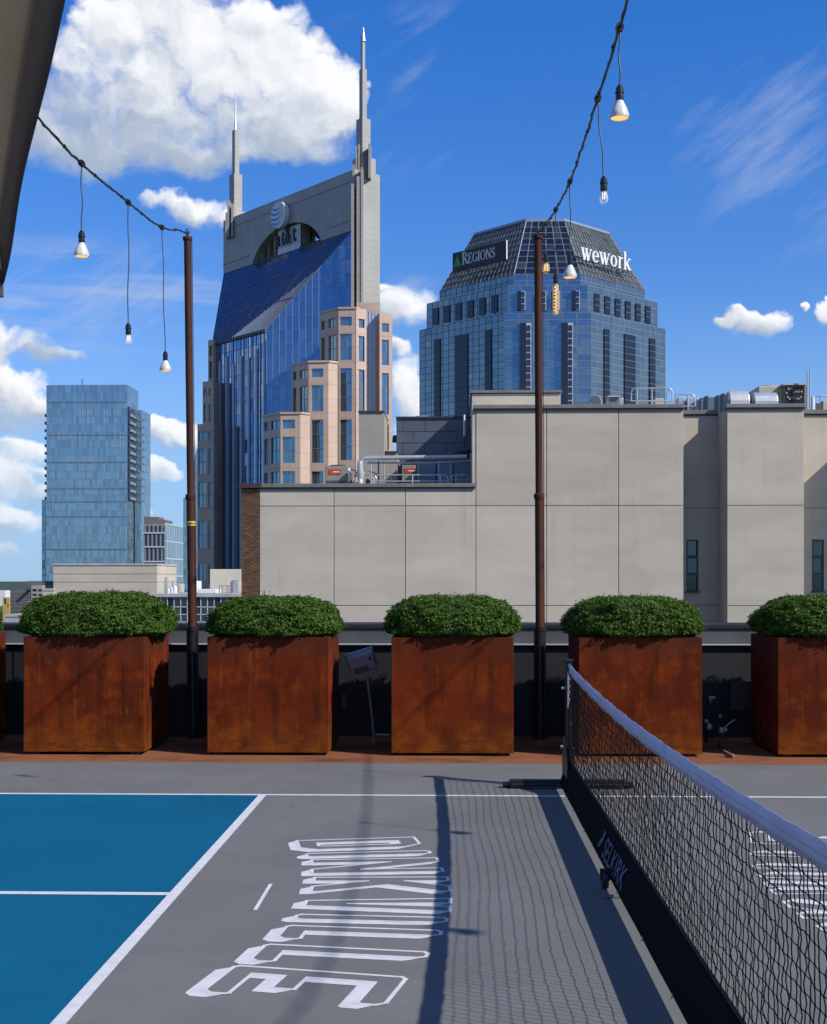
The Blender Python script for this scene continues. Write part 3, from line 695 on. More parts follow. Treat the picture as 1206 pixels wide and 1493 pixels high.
# ------------------------------------------------------------------ tower with the two spires
def twin_spire_tower():
    Z = Vector((0,0,1))
    a = Vector((-.659, .752, 0)); b = Vector((.752, .659, 0))
    PR = P(513, HOR, 380); PR.z = 0                       # slab front, right end
    root = empty('spired_tower', (PR.x, PR.y, GZ), 'tall cobalt glass skyscraper with grey granite crown and two spires', 'skyscraper')
    CO = PR + a*17.45 - b*17.45                            # eave corner
    t_l = hit(310, CO, a); EL = CO + a*t_l
    t_s = hit(327, PR, a); SL = PR + a*t_s
    zE, zT = 74.0, 101.5
    # body core so nothing is seen through
    mb = MB(); c = 0.6
    poly = [CO + b*c*1.2 - a*.0, PR + b*1 + a*.8, PR + b*8 + a*.8, SL + b*8, SL + b*1, EL + b*c*1.2 ]
    mb.prism([(p.x, p.y) for p in poly], GZ, zE-1.5)
    mb.build('core', MT['bar_d'], root)
    # eave face with pale fins
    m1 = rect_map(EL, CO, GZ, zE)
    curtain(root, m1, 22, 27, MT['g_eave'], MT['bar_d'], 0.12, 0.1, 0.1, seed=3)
    d = (CO-EL); L = d.length; d.normalize(); n = Vector((d.y, -d.x, 0))
    for i, (f, w, zt) in enumerate([(0.03,.5,70),(0.15,.9,68),(0.28,.9,69),(0.41,.9,66),(0.55,.9,68),(0.69,.9,67),(0.83,.9,69),(0.97,.6,71)]):
        q = MB(); q.frame_box(EL + d*(L*f-w/2) + Z*GZ, d*w, n*0.35, Z*(zt-GZ)); q.build('fin', MT['bar_p'], root)
    for i in range(14):
        q = MB(); f = (i+0.5)/14; q.frame_box(EL + d*(L*f-.12) + Z*GZ, d*.18, n*0.15, Z*(zE-GZ)); q.build('slim_fin', MT['bar_b'], root)
    # right face up to the sloping roof edge
    m2 = rect_map(CO, PR, GZ, zT)
    H = zT-GZ
    curtain(root, m2, 13, 33, MT['g_blue'], MT['bar_b'], 0.16, 0.06, 0.12, jit=0.014, topf=lambda u: (zE-GZ)/H + u*(zT-zE)/H, seed=5)
    # left face
    m2b = rect_map(SL, EL, GZ, zT)
    curtain(root, m2b, 10, 33, MT['g_blue'], MT['bar_b'], 0.16, 0.06, 0.12, topf=lambda u: 1 - u*(zT-zE)/H, seed=6)
    # sloping roof
    eL, eR, sR, sL = EL + Z*zE, CO + Z*zE, PR + Z*zT, SL + Z*zT
    ms = lambda u, v: (eL.lerp(eR, u)).lerp(sL.lerp(sR, u), v)
    curtain(root, ms, 34, 3, MT['g_roof'], MT['bar_b'], 0.08, 0.05, 0.20, jit=0.006, seed=8)
    q = MB(); q.frame_box(eL - n*0.1 - Z*0.9, d*L, n*0.7, Z*0.9); q.build('eave_beam', MT['bar_d'], root)
    # granite slab with the elliptical arch
    th = 9.0; zS = 118.8
    tl = t_s + 0.5
    ell = [(33.5 + 19.2*math.cos(x*PI/24), 98.5 + 11.8*math.sin(x*PI/24)) for x in range(0, 25)]
    poly = [(-1.5, 60), (-1.5, zS), (tl, zS), (tl, 60), (52.7, 60)] + list(reversed(ell)) + [(14.3, 60)]
    q = MB(); q.plate(PR, a, Z, b, poly, th); o = q.build('crown_slab', MT['granite'], root)
    # string courses on the slab
    for zz in (115.6, 104.5):
        for (s0, s1) in ([(-1.5, tl)] if zz > 112 else [(-1.5, 12), (54, tl)]):
            q = MB(); q.frame_box(PR + a*s0 + Z*zz - b*0.2, a*(s1-s0), b*0.25, Z*0.3); q.build('string_course', MT['granite'], root)
    # arch interior: back wall on the left part, pillars, dark soffit box on the right
    q = MB(); q.frame_box(PR + a*27 + b*6 + Z*90, a*27, b*0.6, Z*22); q.build('arch_back_wall', MT['recess'], root)
    q = MB(); q.frame_box(PR + a*13 + b*7 + Z*90, a*14, b*0.6, Z*12.4); q.build('arch_low_wall', MT['arch_d'], root)
    for tt, w in ((49, 1.2), (45.5, .8), (41.8, 1.2), (27, 1.0)):
        q = MB(); q.frame_box(PR + a*tt + b*2 + Z*90, a*w, b*2.5, Z*19.5); q.build('arch_pillar', MT['recess'], root)
    for tt, w in ((47, 2.2), (39.5, 2.0)):
        q = MB(); q.frame_box(PR + a*tt + b*5.4 + Z*90, a*w, b*0.5, Z*(15 if tt < 45 else 12.6)); q.build('dark_opening', MT['arch_d'], root)
    q = MB(); q.tube([PR + a*21.5 + b*5 + Z*108.5, PR + a*21.5 + b*8.5 + Z*108.5], 4.3, 20); q.build('tank', MT['arch_d'], root)
    q = MB(); q.frame_box(PR + a*15.2 + b*1.4 + Z*99, a*0.9, b*0.5, Z*8.5); q.build('white_post', MT['white'], root)
    q = MB(); q.frame_box(PR + a*16.5 + b*1.0 + Z*100.0, a*11, b*0.4, Z*2.6); q.build('parapet_band', MT['arch_d'], root)
    # spires: stacked shafts aligned with the slab
    def spire(px, Y, tiers, needle):
        c0 = P(px, HOR, Y); c0.z = 0
        for i, (wpx, ytop, ybot, dx) in enumerate(tiers):
            sc = Y/F; w = wpx*sc/1.41; cc = c0 + Vector((dx*sc, 0, 0))
            q = MB(); q.frame_box(cc - a*w/2 - b*w/2 + Z*Z_(ybot, Y), a*w, b*w, Z*(Z_(ytop, Y)-Z_(ybot, Y)))
            q.build('spire_shaft', MT['granite'], root)
        q = MB()
        (y0, y1, y2) = needle
        q.tube([c0 + Z*Z_(y0, Y), c0 + Z*Z_(y1, Y), c0 + Z*Z_(y2, Y)], [0.75, 0.42, 0.12], 8)
        q.build('spire_needle', MT['chrome'], root, smooth=True)
    spire(530, 384, [(34, 232, 700, 1), (21, 174, 232.5, 0), (11, 100.5, 174.5, -.6), (6.5, 51, 101, -.8)], (60, 51, 39))
    spire(343.6, 433, [(26, 310, 340, -1), (19, 253, 310.5, .2), (10.5, 188, 253.5, .2)], (190, 187, 132))
    def strip(pxa, pxb, ytop, ybot, Y):
        A, B = P(pxa, HOR, Y), P(pxb, HOR, Y); q = MB()
        q.span(A.x, B.x, Y-1.3, Y+3, Z_(ybot, Y), Z_(ytop, Y)); q.build('flute', MT['granite'], root)
    for s in [(512.5, 516.5, 269, 460, 377), (520.5, 524.5, 258, 460, 377.5), (526.5, 529.5, 245, 460, 378.5)]: strip(*s)
    for s in [(519.2, 521.6, 214, 260, 381), (522.8, 524.6, 211, 260, 381), (537.5, 540.8, 211, 260, 381), (514.5, 518, 241, 300, 380)]: strip(*s)
    for s in [(332.5, 335, 290, 345, 428), (338, 341, 296, 345, 428), (329.8, 332, 309, 345, 428)]: strip(*s)
    # granite bay towers stepping up in front of the right face
    nrm = Vector((.998, -.066, 0))
    def bays(pL, pC, pR, Y, ytop, lcols, fcols, rows, rside=4, rcols=None, lrows=None, skirt=GZ, back=16):
        c0 = P(pC, HOR, Y); c0.z = 0
        A = c0 + a*hit(pL, c0, a); B = c0 + nrm*hit(pR, c0, nrm)
        rr_ = b; D = B + rr_*rside
        zt = Z_(ytop, Y, pC)
        q = MB()
        zr = lambda pr: [(Z_(r1, Y, pC), Z_(r0, Y, pC)) for (r0, r1) in pr]
        def face(P0, P1, cols, rws):
            d = (P1-P0).normalized()
            ops = []
            for (x0, x1) in cols:
                u0, u1 = hit(x0, P0, d), hit(x1, P0, d)
                for (z0, z1) in zr(rws): ops.append((u0, u1, z0, z1))
            wall_face(q, P0, P1, skirt, zt, ops, 0.45)
            for o_ in ops:
                hh = o_[3]-o_[2]
                window(root, P0, P1, o_[0], o_[1], o_[2], o_[3], 0.45, 2, max(1, round(hh/3.9)), MT['g_win'], MT['bar_g' if o_[0] < 0 else 'bar_g'], 0.16)
        face(A, c0, lcols, lrows or rows); face(c0, B, fcols, rows); 
        wall_face(q, B, D, skirt, zt, [])
        ar = A + b*back; dr = D + a*back*0.6
        pts = [A, c0, B, D, dr, ar]
        q.quad(*[p + Z*(zt-0.6) for p in pts])
        q.quad(*[ar + Z*skirt, A + Z*skirt, A + Z*zt, ar + Z*zt])
        q.build('granite_bay', MT['pink'], root)
        # thin projecting parapet band
        e = MB()
        for p, r in ((A, c0), (c0, B), (B, D)):
            dd = (r-p); nn = Vector((dd.normalized().y, -dd.normalized().x, 0))
            e.frame_box(p + Z*(zt-0.5), dd, nn*0.25, Z*0.5)
        e.build('parapet', MT['pink'], root)
        return A, c0, B, D, zt
    rows3 = [(612, 625), (637, 675), (687, 724), (735, 775), (786, 826)]
    bays(383.6, 409, 438, 343, 601, [(385, 391.5), (395, 407.5)], [(412, 430)], rows3, 3)
    rows2 = [(537.5, 550), (562, 600), (612, 675), (687.5, 724), (735, 775), (786, 826)]
    bays(425, 450, 479, 352, 526, [(427, 432), (437, 448)], [(454.5, 471.5)], rows2, 3)
    rows1 = [(462, 475), (487, 525), (537, 600), (611.7, 671), (684, 740), (752, 810)]
    bays(466.5, 493.6, 519, 362, 448, [(468.5, 473.5), (479, 489.5)], [(496, 513)], rows1, 1.0, back=22)
    # angled bay right of it, blue reeded strip, right bay
    def flat_bay(x0, x1, Y, dY, ytop, cols, rws, mat='pink', dep=8, name='granite_bay'):
        A = P(x0, HOR, Y); B = P(x1, HOR, Y+dY); A.z = B.z = 0; d = (B-A).normalized(); zt = Z_(ytop, Y, x0); q = MB(); ops = []
        for (c0, c1) in cols:
            u0, u1 = hit(c0, A, d), hit(c1, A, d)
            for (r0, r1) in rws: ops.append((u0, u1, Z_(r1, Y, x0), Z_(r0, Y, x0)))
        wall_face(q, A, B, GZ, zt, ops, 0.45)
        for o_ in ops: window(root, A, B, *o_, 0.45, 2, max(1, round((o_[3]-o_[2])/3.9)), MT['g_win'], MT['bar_g'], 0.16)
        n_ = Vector((d.y, -d.x, 0))
        q.quad(A + Z*(zt-.6), B + Z*(zt-.6), B - n_*dep + Z*(zt-.6), A - n_*dep + Z*(zt-.6))
        q.quad(B + Z*GZ, B - n_*dep + Z*GZ, B - n_*dep + Z*zt, B + Z*zt); q.quad(A + Z*GZ, A + Z*zt, A - n_*dep + Z*zt, A - n_*dep + Z*GZ)
        q.build(name, MT[mat], root)
    flat_bay(519.3, 534.5, 361.6, 1.9, 449.5, [(522, 531.5)], [(464, 477), (489, 526), (538, 600), (612, 671)], dep=4)
    flat_bay(553.5, 572, 366, 1.2, 456.5, [(557, 567)], [(471, 483.5), (495, 532), (543.5, 604), (617, 655)])
    A = P(534.6, HOR, 369); B = P(553.4, HOR, 369.5); A.z = B.z = 0
    curtain(root, rect_map(A, B, GZ, Z_(455, 369)), 4, 30, MT['g_sky'], MT['bar_p'], 0.7, 0.05, 0.5, seed=12)
    flat_bay(520, 553.4, 369.6, 0.3, 441, [], [], dep=6)
    # dark slots between the stepped bays, with slit windows
    for x0, x1, Y, yt in ((438.2, 444.6, 349.5, 603), (479.2, 486, 358.5, 529)):
        A, B = P(x0, HOR, Y), P(x1, HOR, Y); q = MB(); q.span(A.x, B.x, Y, Y+2, GZ, Z_(yt, Y)); q.build('dark_slot', MT['bar_d'], root)
    for x0, x1, Y, ys in ((444.6, 448, 349, [612+25*i for i in range(5)]), (486.2, 490, 357.5, [537+25*i for i in range(6)])):
        for y in ys:
            A, B = P(x0, HOR, Y), P(x1, HOR, Y); q = MB(); q.span(A.x, B.x, Y-1.6, Y, Z_(y+13, Y), Z_(y, Y)); q.build('slit_window', MT['g_dark'], root)
    # left bays
    for (x0, x1, yt, Y, cols) in ((303.6, 311, 496, 402, [(305, 309)]), (295.6, 311.5, 556.5, 398, [(297, 301.5), (304.5, 309)]), (288, 312, 618.5, 394, [(289.5, 300.5), (304, 309)])):
        r = {496: [(505, 520), (527, 552)], 556: [(567, 578), (590, 615)]}.get(int(yt), [(630, 643), (655, 692), (703, 740), (760, 800), (822, 850)])
        flat_bay(x0, x1, Y, -1.2, yt, cols, r, dep=12)
    # signs are things of their own
    cpos = PR + a*hit(412, PR, a) - b*0.6 ; rad = 39/2/1950*405
    cz = Z_(314.5, cpos.y, 412)
    sg = empty('globe_sign', (cpos.x, cpos.y, cz-rad), 'white globe emblem with blue curved stripes above the arch of the spired tower', 'sign')
    # disc drum with domed striped face
    q = MB(); k = 40
    c = Vector((cpos.x, cpos.y, cz)); wr = rad*1.0
    q.tube([c + b*0.4, c - b*1.1], wr, 40); q.build('sign_drum', MT['white'], sg, smooth=True)
    for i, (zc, h, wl, wr_) in enumerate([(0.58, .17, -.72, .62), (0.24, .21, -.93, .72), (-0.13, .21, -.96, .70), (-0.48, .18, -.82, .50), (-0.78, .10, -.5, .2)]):
        st = MB(); N = 14
        for s in range(N):
            def pt(f, sgn):
                xx = wl + (wr_-wl)*f; sag = -0.20*math.sin(PI*min(1, f*1.0))+0.10*f**2*1.6
                hh = h*0.5*(1-f**2.2)+0.004
                return c - b*(1.12 + 0.004*i) - a*(xx*rad) + Z*((zc + sag + sgn*hh)*rad)
            f0, f1 = s/N, (s+1)/N
            st.quad(pt(f0, -1), pt(f1, -1), pt(f1, 1), pt(f0, 1))
        st.build('blue_stripe', MT['logoblue'], sg)
    tp = PR + a*hit(401, PR, a) - b*0.0; tz = Z_(361, tp.y, 402)
    sg = empty('letter_sign', (tp.x, tp.y, tz), 'dark lower case lettering on a pale panel inside the arch below the globe', 'sign')
    q = MB(); Ls = hit(401, PR, a) - hit(433, PR, a)
    q.frame_box(tp + b*1.2 + Z*(tz-4.2), -a*Ls, b*0.3, Z*9.4); q.build('sign_panel', MT['white'], sg)
    q = MB(); q.frame_box(tp + b*1.0 + Z*(tz-3.6), -a*(Ls*0.82), b*0.2, Z*3.2); q.build('white_ledge', MT['white'], sg)
    for ch, off in (('a', 0.05), ('t', 0.29), ('&', 0.44), ('t', 0.80)):
        vs, fs = text_mesh(ch, 7.6, 0.25)
        q = MB(); q.add([tp - a*(off*Ls + v.x*0.64) + Z*(tz + v.y) + b*(0.15 - v.z) for v in vs], fs); q.build('letter', MT['signblack'], sg)
twin_spire_tower()

# ------------------------------------------------------------------ chamfered tower with the two name signs
def chamfered_tower():
    Z = Vector((0,0,1)); CXX, Y0 = X_(799, 400), 400.0
    root = empty('chamfered_tower', (CXX, Y0+39, GZ), 'grey-blue mirrored office tower with stepped shoulders and a cut-off pyramid roof', 'skyscraper')
    YC = 39.0
    def octo(a_, y0, e, y1):
        return [(-a_, y0), (a_, y0), (e, y1), (e, 2*YC-y1), (a_, 2*YC-y0), (-a_, 2*YC-y0), (-e, 2*YC-y1), (-e, y1)]
    def W(p): return Vector((CXX+p[0], Y0+p[1], 0))
    tiers = [(octo(12.9, 0, 38.9, 26), GZ, 81.8), (octo(11.95, 1.5, 36.6, 27), 81.8, 90.4), (octo(10.0, 3, 32.4, 26), 90.4, 94.1)]
    topo = octo(5.9, 12, 21.7, 28.6)
    for ti, (oc, z0, z1) in enumerate(tiers):
        q = MB(); ins = [(x*0.97, YC+(y-YC)*0.97) for x, y in oc]
        q.prism([(W(p).x, W(p).y) for p in ins], z0, z1-0.3); q.build('core', MT['bar_d'], root)
        zz0 = z0
        for fi, (i, j) in enumerate(((7, 0), (0, 1), (1, 2), (6, 7), (2, 3))):
            A, B = W(oc[i]), W(oc[j]); L = (B-A).length
            nr = max(1, round((z1-zz0)/2.02)) if ti != 2 else 2
            ncols = {0: 14 if ti < 2 else 13, 1: 6, 2: 14 if ti < 2 else 13, 3: 9, 4: 9}[fi]
            if ti == 2 and fi == 1: ncols = 5
            curtain(root, rect_map(A, B, zz0, z1), ncols, nr, MT['g_sky'] if fi == 1 else MT['g_pale'], MT['bar_d'] if fi in (0, 3) else MT['bar_m'], 0.13, 0.11 , 0.08, jit=0.010, seed=ti*10+fi)  # bluer facet, paler sides: what each face reflects is put into its tint
            d = (B-A).normalized(); n = Vector((d.y, -d.x, 0))
            def dark(f0, f1, za, zb, proud=0.0, name='window_slot'):
                s = MB(); s.frame_box(A + d*(L*f0) + Z*za, d*(L*(f1-f0)), n*(0.35+proud), Z*(zb-za)); o = s.build(name, MT['g_slot'], root)
                k = MB(); cells = max(1, round((zb-za)/2.02))
                for c in range(1, cells):
                    k.frame_box(A + d*(L*f0) + n*(0.36+proud) + Z*(za+(zb-za)*c/cells), d*(L*(f1-f0)), n*0.05, Z*0.12)
                if cells > 1: k.build('glazing_bar', MT['bar_g'] if fi != 0 else MT['bar_d'], o)['kind'] = 'stuff'
            if fi in (0, 2) and ti == 0:
                segs = [(3, 4, 4.0), (6, 8, 4.2), (10.8, 11.8, 4.0)] if fi == 0 else [(2.2, 3.2, 4), (6, 8, 4.2), (10.8, 11.9, 4)]
                if fi == 0: segs = [(2.6, 3.6, 4.0), (6.2, 8.2, 4.0), (11, 12, 4.0)]
                for s0, s1, dz in segs: dark(s0/14, s1/14, GZ, z1-dz)
            if fi in (0, 2) and ti == 1:
                for k_ in range(6): dark((1.15+2.05*k_)/14, (2.15+2.05*k_)/14, z0+1.3 , z1-2.0)
            if fi == 1 and ti == 0:
                for cxp in (0.255, 0.735):
                    s = MB(); s.span(A.x + L*cxp-2.1, A.x+L*cxp-0.2, A.y-1.2, A.y+0.1, GZ, z1-3.1); s.build('dark_fin', MT['g_slot'], root)
                    s = MB(); s.span(A.x + L*cxp-0.2, A.x+L*cxp+1.3, A.y-0.8, A.y+0.1, GZ, z1-3.1); s.build('ladder_window', MT['bar_w'], root)
                    for k_ in range(14):
                        s = MB(); zz = z1-3.4-2.05*(k_+1); s.span(A.x + L*cxp, A.x+L*cxp+1.1, A.y-0.9, A.y-0.75, zz, zz+1.7); s.build('pane', MT['g_dark'], root)
            if fi == 1 and ti == 1:
                for cxp in (0.17, 0.43, 0.60, 0.85):
                    s = MB(); s.span(A.x + L*cxp-1.2, A.x+L*cxp, A.y-1.0, A.y+0.1, z0+1.2, z1-1.8); s.build('dark_fin', MT['g_slot'], root)
                    s = MB(); s.span(A.x + L*cxp, A.x+L*cxp+1.2, A.y-0.7, A.y+0.1, z0+1.2, z1-1.8); s.build('ladder_window', MT['bar_w'], root)
                    for k_ in range(3):
                        s = MB(); zz = z0+1.4+1.85*k_; s.span(A.x + L*cxp+0.15, A.x+L*cxp+1.0, A.y-0.8, A.y-0.65, zz, zz+1.55); s.build('pane', MT['g_dark'], root)
        # ledge between tiers
        if ti < 2:
            q = MB(); pts = [W(p) + Z*(z1-0.05) for p in oc]; q.add(pts, [tuple(range(8))]); q.build('setback_ledge', MT['bar_d'], root)
    base = tiers[2][0]; zb, zt = 94.1, 112.4
    for fi, (i, j) in enumerate(((7, 0), (0, 1), (1, 2), (6, 7), (2, 3))):
        A, B, Ct, Dt = W(base[i])+Z*zb, W(base[j])+Z*zb, W(topo[j])+Z*zt, W(topo[i])+Z*zt
        mp = lambda u, v, A=A, B=B, Ct=Ct, Dt=Dt: A.lerp(B, u).lerp(Dt.lerp(Ct, u), v)
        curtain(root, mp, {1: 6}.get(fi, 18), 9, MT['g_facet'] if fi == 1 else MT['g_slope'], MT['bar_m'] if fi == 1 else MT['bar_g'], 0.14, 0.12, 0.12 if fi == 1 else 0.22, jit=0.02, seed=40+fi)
        e = MB(); e.frame_box(Dt, Ct-Dt, Vector((0, 0.5, 0)), Z*0.9); e.build('roof_kerb', MT['bar_b'], root)
    q = MB(); q.prism([(W(p).x, W(p).y) for p in topo], 95, zt-0.3); q.build('roof_deck', MT['bar_d'], root)
    # right-hand hip edges
    for i, j in ((0, 0), (1, 1), (7, 7), (2, 2)):
        e = MB(); e.tube([W(base[i])+Z*zb, W(topo[j])+Z*zt], 0.2, 6); e.build('hip_edge', MT['bar_m'], root)
    # black name sign on the left slope
    pr = P(738, HOR, 404); pl_d = Vector((-.712, .702, 0)); pr.z = 0
    L = hit(660, pr, pl_d); A = pr + pl_d*L; z0, z1 = Z_(378, 404, 738), Z_(350, 404, 738)
    eu = -pl_d; n = Vector((eu.y, -eu.x, 0))
    sg = empty('sign', (A.x, A.y, z0), 'long black sign with a green triangle and white serif capitals on the stepped tower', 'sign')
    q = MB(); q.frame_box(A + Z*z0, eu*L, -n*0.45, Z*(z1-z0)); q.build('sign_board', MT['signblack'], sg)
    q = MB(); q.frame_box(A + eu*L + Z*z0, eu*0.12, -n*0.45, Z*(z1-z0)); q.build('sign_edge', MT['white'], sg)
    h = z1-z0
    q = MB(); q.plate(A + eu*0.4 + Z*(z0+h*.22) + n*0.02, eu, Z, n, [(0, 0), (3.6, 0), (1.8, 3.4)], 0.15); q.build('green_triangle', MT['green'], sg)
    u = 4.3
    for k, ch in enumerate('REGIONS'):
        sz = 3.9 if k == 0 else 3.15
        q = MB(); adv = glyph_mesh(q, ch, A + eu*u + Z*(z0+h*.24) + n*0.02, eu*0.86, Z, n, sz, 0.15); q.build('letter', MT['white'], sg)
        u += adv*sz*0.86*0.97
    for f in (0.15, 0.5, 0.85):
        q = MB(); q.frame_box(A + eu*(L*f) + Z*(z0+1) - n*1.5, eu*0.3, -n*5.0, Z*0.3); q.build('bracket', MT['bar_g'], sg)
    # white lower-case sign on the right slope
    pl = P(845.4, HOR, 404); pl.z = 0; eu = Vector((.742, .670, 0)); n = Vector((eu.y, -eu.x, 0)); L = hit(919, pl, eu)
    zb_ = Z_(378.5, 404, 845)
    sg = empty('sign', (pl.x, pl.y, zb_), 'white lower case serif letters standing free on the right slope of the stepped tower', 'sign')
    u = 0.0; tot = sum(glyph(c)[0] for c in 'wework'); sz = 5.4; kx = L/(tot*sz)
    for ch in 'wework':
        q = MB(); adv = glyph_mesh(q, ch, pl + eu*u + Z*zb_, eu*kx, Z, n, sz, 0.5); q.build('letter', MT['white'], sg); u += adv*sz*kx
    q = MB(); q.frame_box(pl + Z*(zb_-0.55) - n*0.4, eu*(L+0.5), n*0.2, Z*0.3); q.build('rail', MT['bar_g'], sg)
    for f in (0.1, 0.5, 0.9):
        q = MB(); q.frame_box(pl + eu*(L*f) + Z*(zb_-0.55) - n*0.4, eu*0.2, -n*5.0, Z*0.2); q.build('bracket', MT['bar_g'], sg)
    # tower and signs scaled about the camera: larger than laid out above, farther back
    for o in [o for o in bpy.data.objects if o.parent is None and o.type == 'EMPTY' and o.name.startswith(('chamfered_tower', 'sign'))]:
        o.scale = (1.3, 1.3, 1.3); o.location = (o.location.x*1.3, o.location.y*1.3, o.location.z*1.3 - 0.45)
chamfered_tower()

# ------------------------------------------------------------------ blue glass residential tower on the left
def left_tower():
    Y = 600.0; Z = Vector((0,0,1))
    x0, x1 = X_(68, Y), X_(185.6, Y); D = 21.0
    zt = Z_(561.5, Y, 120)
    root = empty('glass_tower', ((x0+x1)/2, Y+10, GZ), 'pale blue glass apartment tower with balconies, left of the spired tower', 'skyscraper')
    q = MB(); q.span(x0+.3, x1-.3, Y+.3, Y+D, GZ, zt-1); q.build('core', MT['bar_d'], root)
    nr = 34
    A, B = Vector((x0, Y, 0)), Vector((x1, Y, 0))
    curtain(root, rect_map(A, B, GZ, zt), 30, nr, MT['g_tower'], MT['bar_b'], 0.08, 0.14, 0.08, jit=0.010, seed=21)
    # storeys whose slab line reads darker
    for yy in (584, 632, 672, 711, 730, 752, 800):
        q = MB(); q.span(x0, x1, Y-0.25, Y, Z_(yy+1.0, Y), Z_(yy, Y)); q.build('floor_band', MT['bar_g'], root)
    # blinds drawn behind some panes
    used = set(); rr = random.Random(5); q = MB(); fh = (zt-GZ)/nr; cw = (x1-x0)/30
    for j in range(6, nr-3):
        if rr.random() < .25: continue
        for g in range(9):
            i = int(rr.choice([2, 4, 8, 9, 12, 15, 16, 20, 21, 25, 27, 28]) + rr.choice([0, 0, 1])); 
            if i > 29 or (i, j) in used: continue
            used.add((i, j))
            q.span(x0+i*cw+.25, x0+(i+1)*cw-.25, Y-0.14, Y-0.10, GZ+j*fh+.3, GZ+(j+1)*fh-.25)
    o = q.build('blind', M_('pale_blind_behind_glass', (0.36, 0.52, 0.62), 0.25, metal=0.3), root); o['kind'] = 'stuff'
    # right side: recessed balcony stack, slot, glass wing
    E = Vector((x1, Y+D, 0))
    zb = Z_(728, Y, 186)
    curtain(root, rect_map(B, E, GZ, zt), 6, nr, MT['g_tower'], MT['bar_b'], 0.08, 0.12, 0.08, seed=22)
    zt0 = Z_(592, Y, 190)
    q = MB(); q.span(x1-.5, x1+0.6, Y+1.0, Y+11.5, zb, zt0); q.build('balcony_recess', MT['g_dark'], root)
    k = 0; z = zb
    while z < zt0 - 2:
        q = MB(); q.span(x1, x1+1.3, Y+1.0, Y+11.5, z, z+0.35); q.span(x1+1.2, x1+1.3, Y+1.0, Y+11.5, z+.35, z+1.3); q.build('balcony', MT['bar_b'], root)
        q = MB(); q.span(x0-1.5, x0, Y+2, Y+12, z, z+0.4); q.span(x0-1.5, x0-1.4, Y+2, Y+12, z+.4, z+1.4); q.build('balcony', MT['bar_g'], root)
        q = MB(); q.span(X_(206, Y+15), X_(208.8, Y+15), Y+13, Y+19, z, z+.4); q.build('balcony', MT['bar_g'], root)
        z += 3.42
    xw0, xw1 = x1+0.5, X_(206.5, Y+13)
    zw = Z_(598, Y+13, 205)
    q = MB(); q.span(xw0, xw1-.3, Y+13.3, Y+D+10, GZ, zw-1); q.build('wing_core', MT['bar_d'], root)
    curtain(root, rect_map((xw0, Y+13), (xw1, Y+13), GZ, zw), 3, 32, MT['g_tower'], MT['bar_b'], 0.1, 0.12, 0.08, seed=23)
    curtain(root, rect_map((xw1, Y+13), (xw1, Y+D+10), GZ, zw), 5, 32, MT['g_tower'], MT['bar_b'], 0.1, 0.12, 0.08, seed=24)
    # lower left step
    xl = X_(61.5, Y+2); q = MB(); zl = Z_(729, Y+2, 61)
    q.span(xl+.2, x0, Y+2.3, Y+D, GZ, zl-.5); q.build('base_core', MT['bar_d'], root)
    curtain(root, rect_map((xl, Y+2), (x0, Y+2), GZ, zl), 2, 20, MT['g_tower'], MT['bar_b'], 0.14, 0.2, 0.1, seed=25)
    q = MB(); q.span(X_(120, Y+8)-.2, X_(120, Y+8)+.2, Y+8, Y+8.4, zt-1, zt+4); q.build('mast', MT['bar_g'], root)
left_tower()

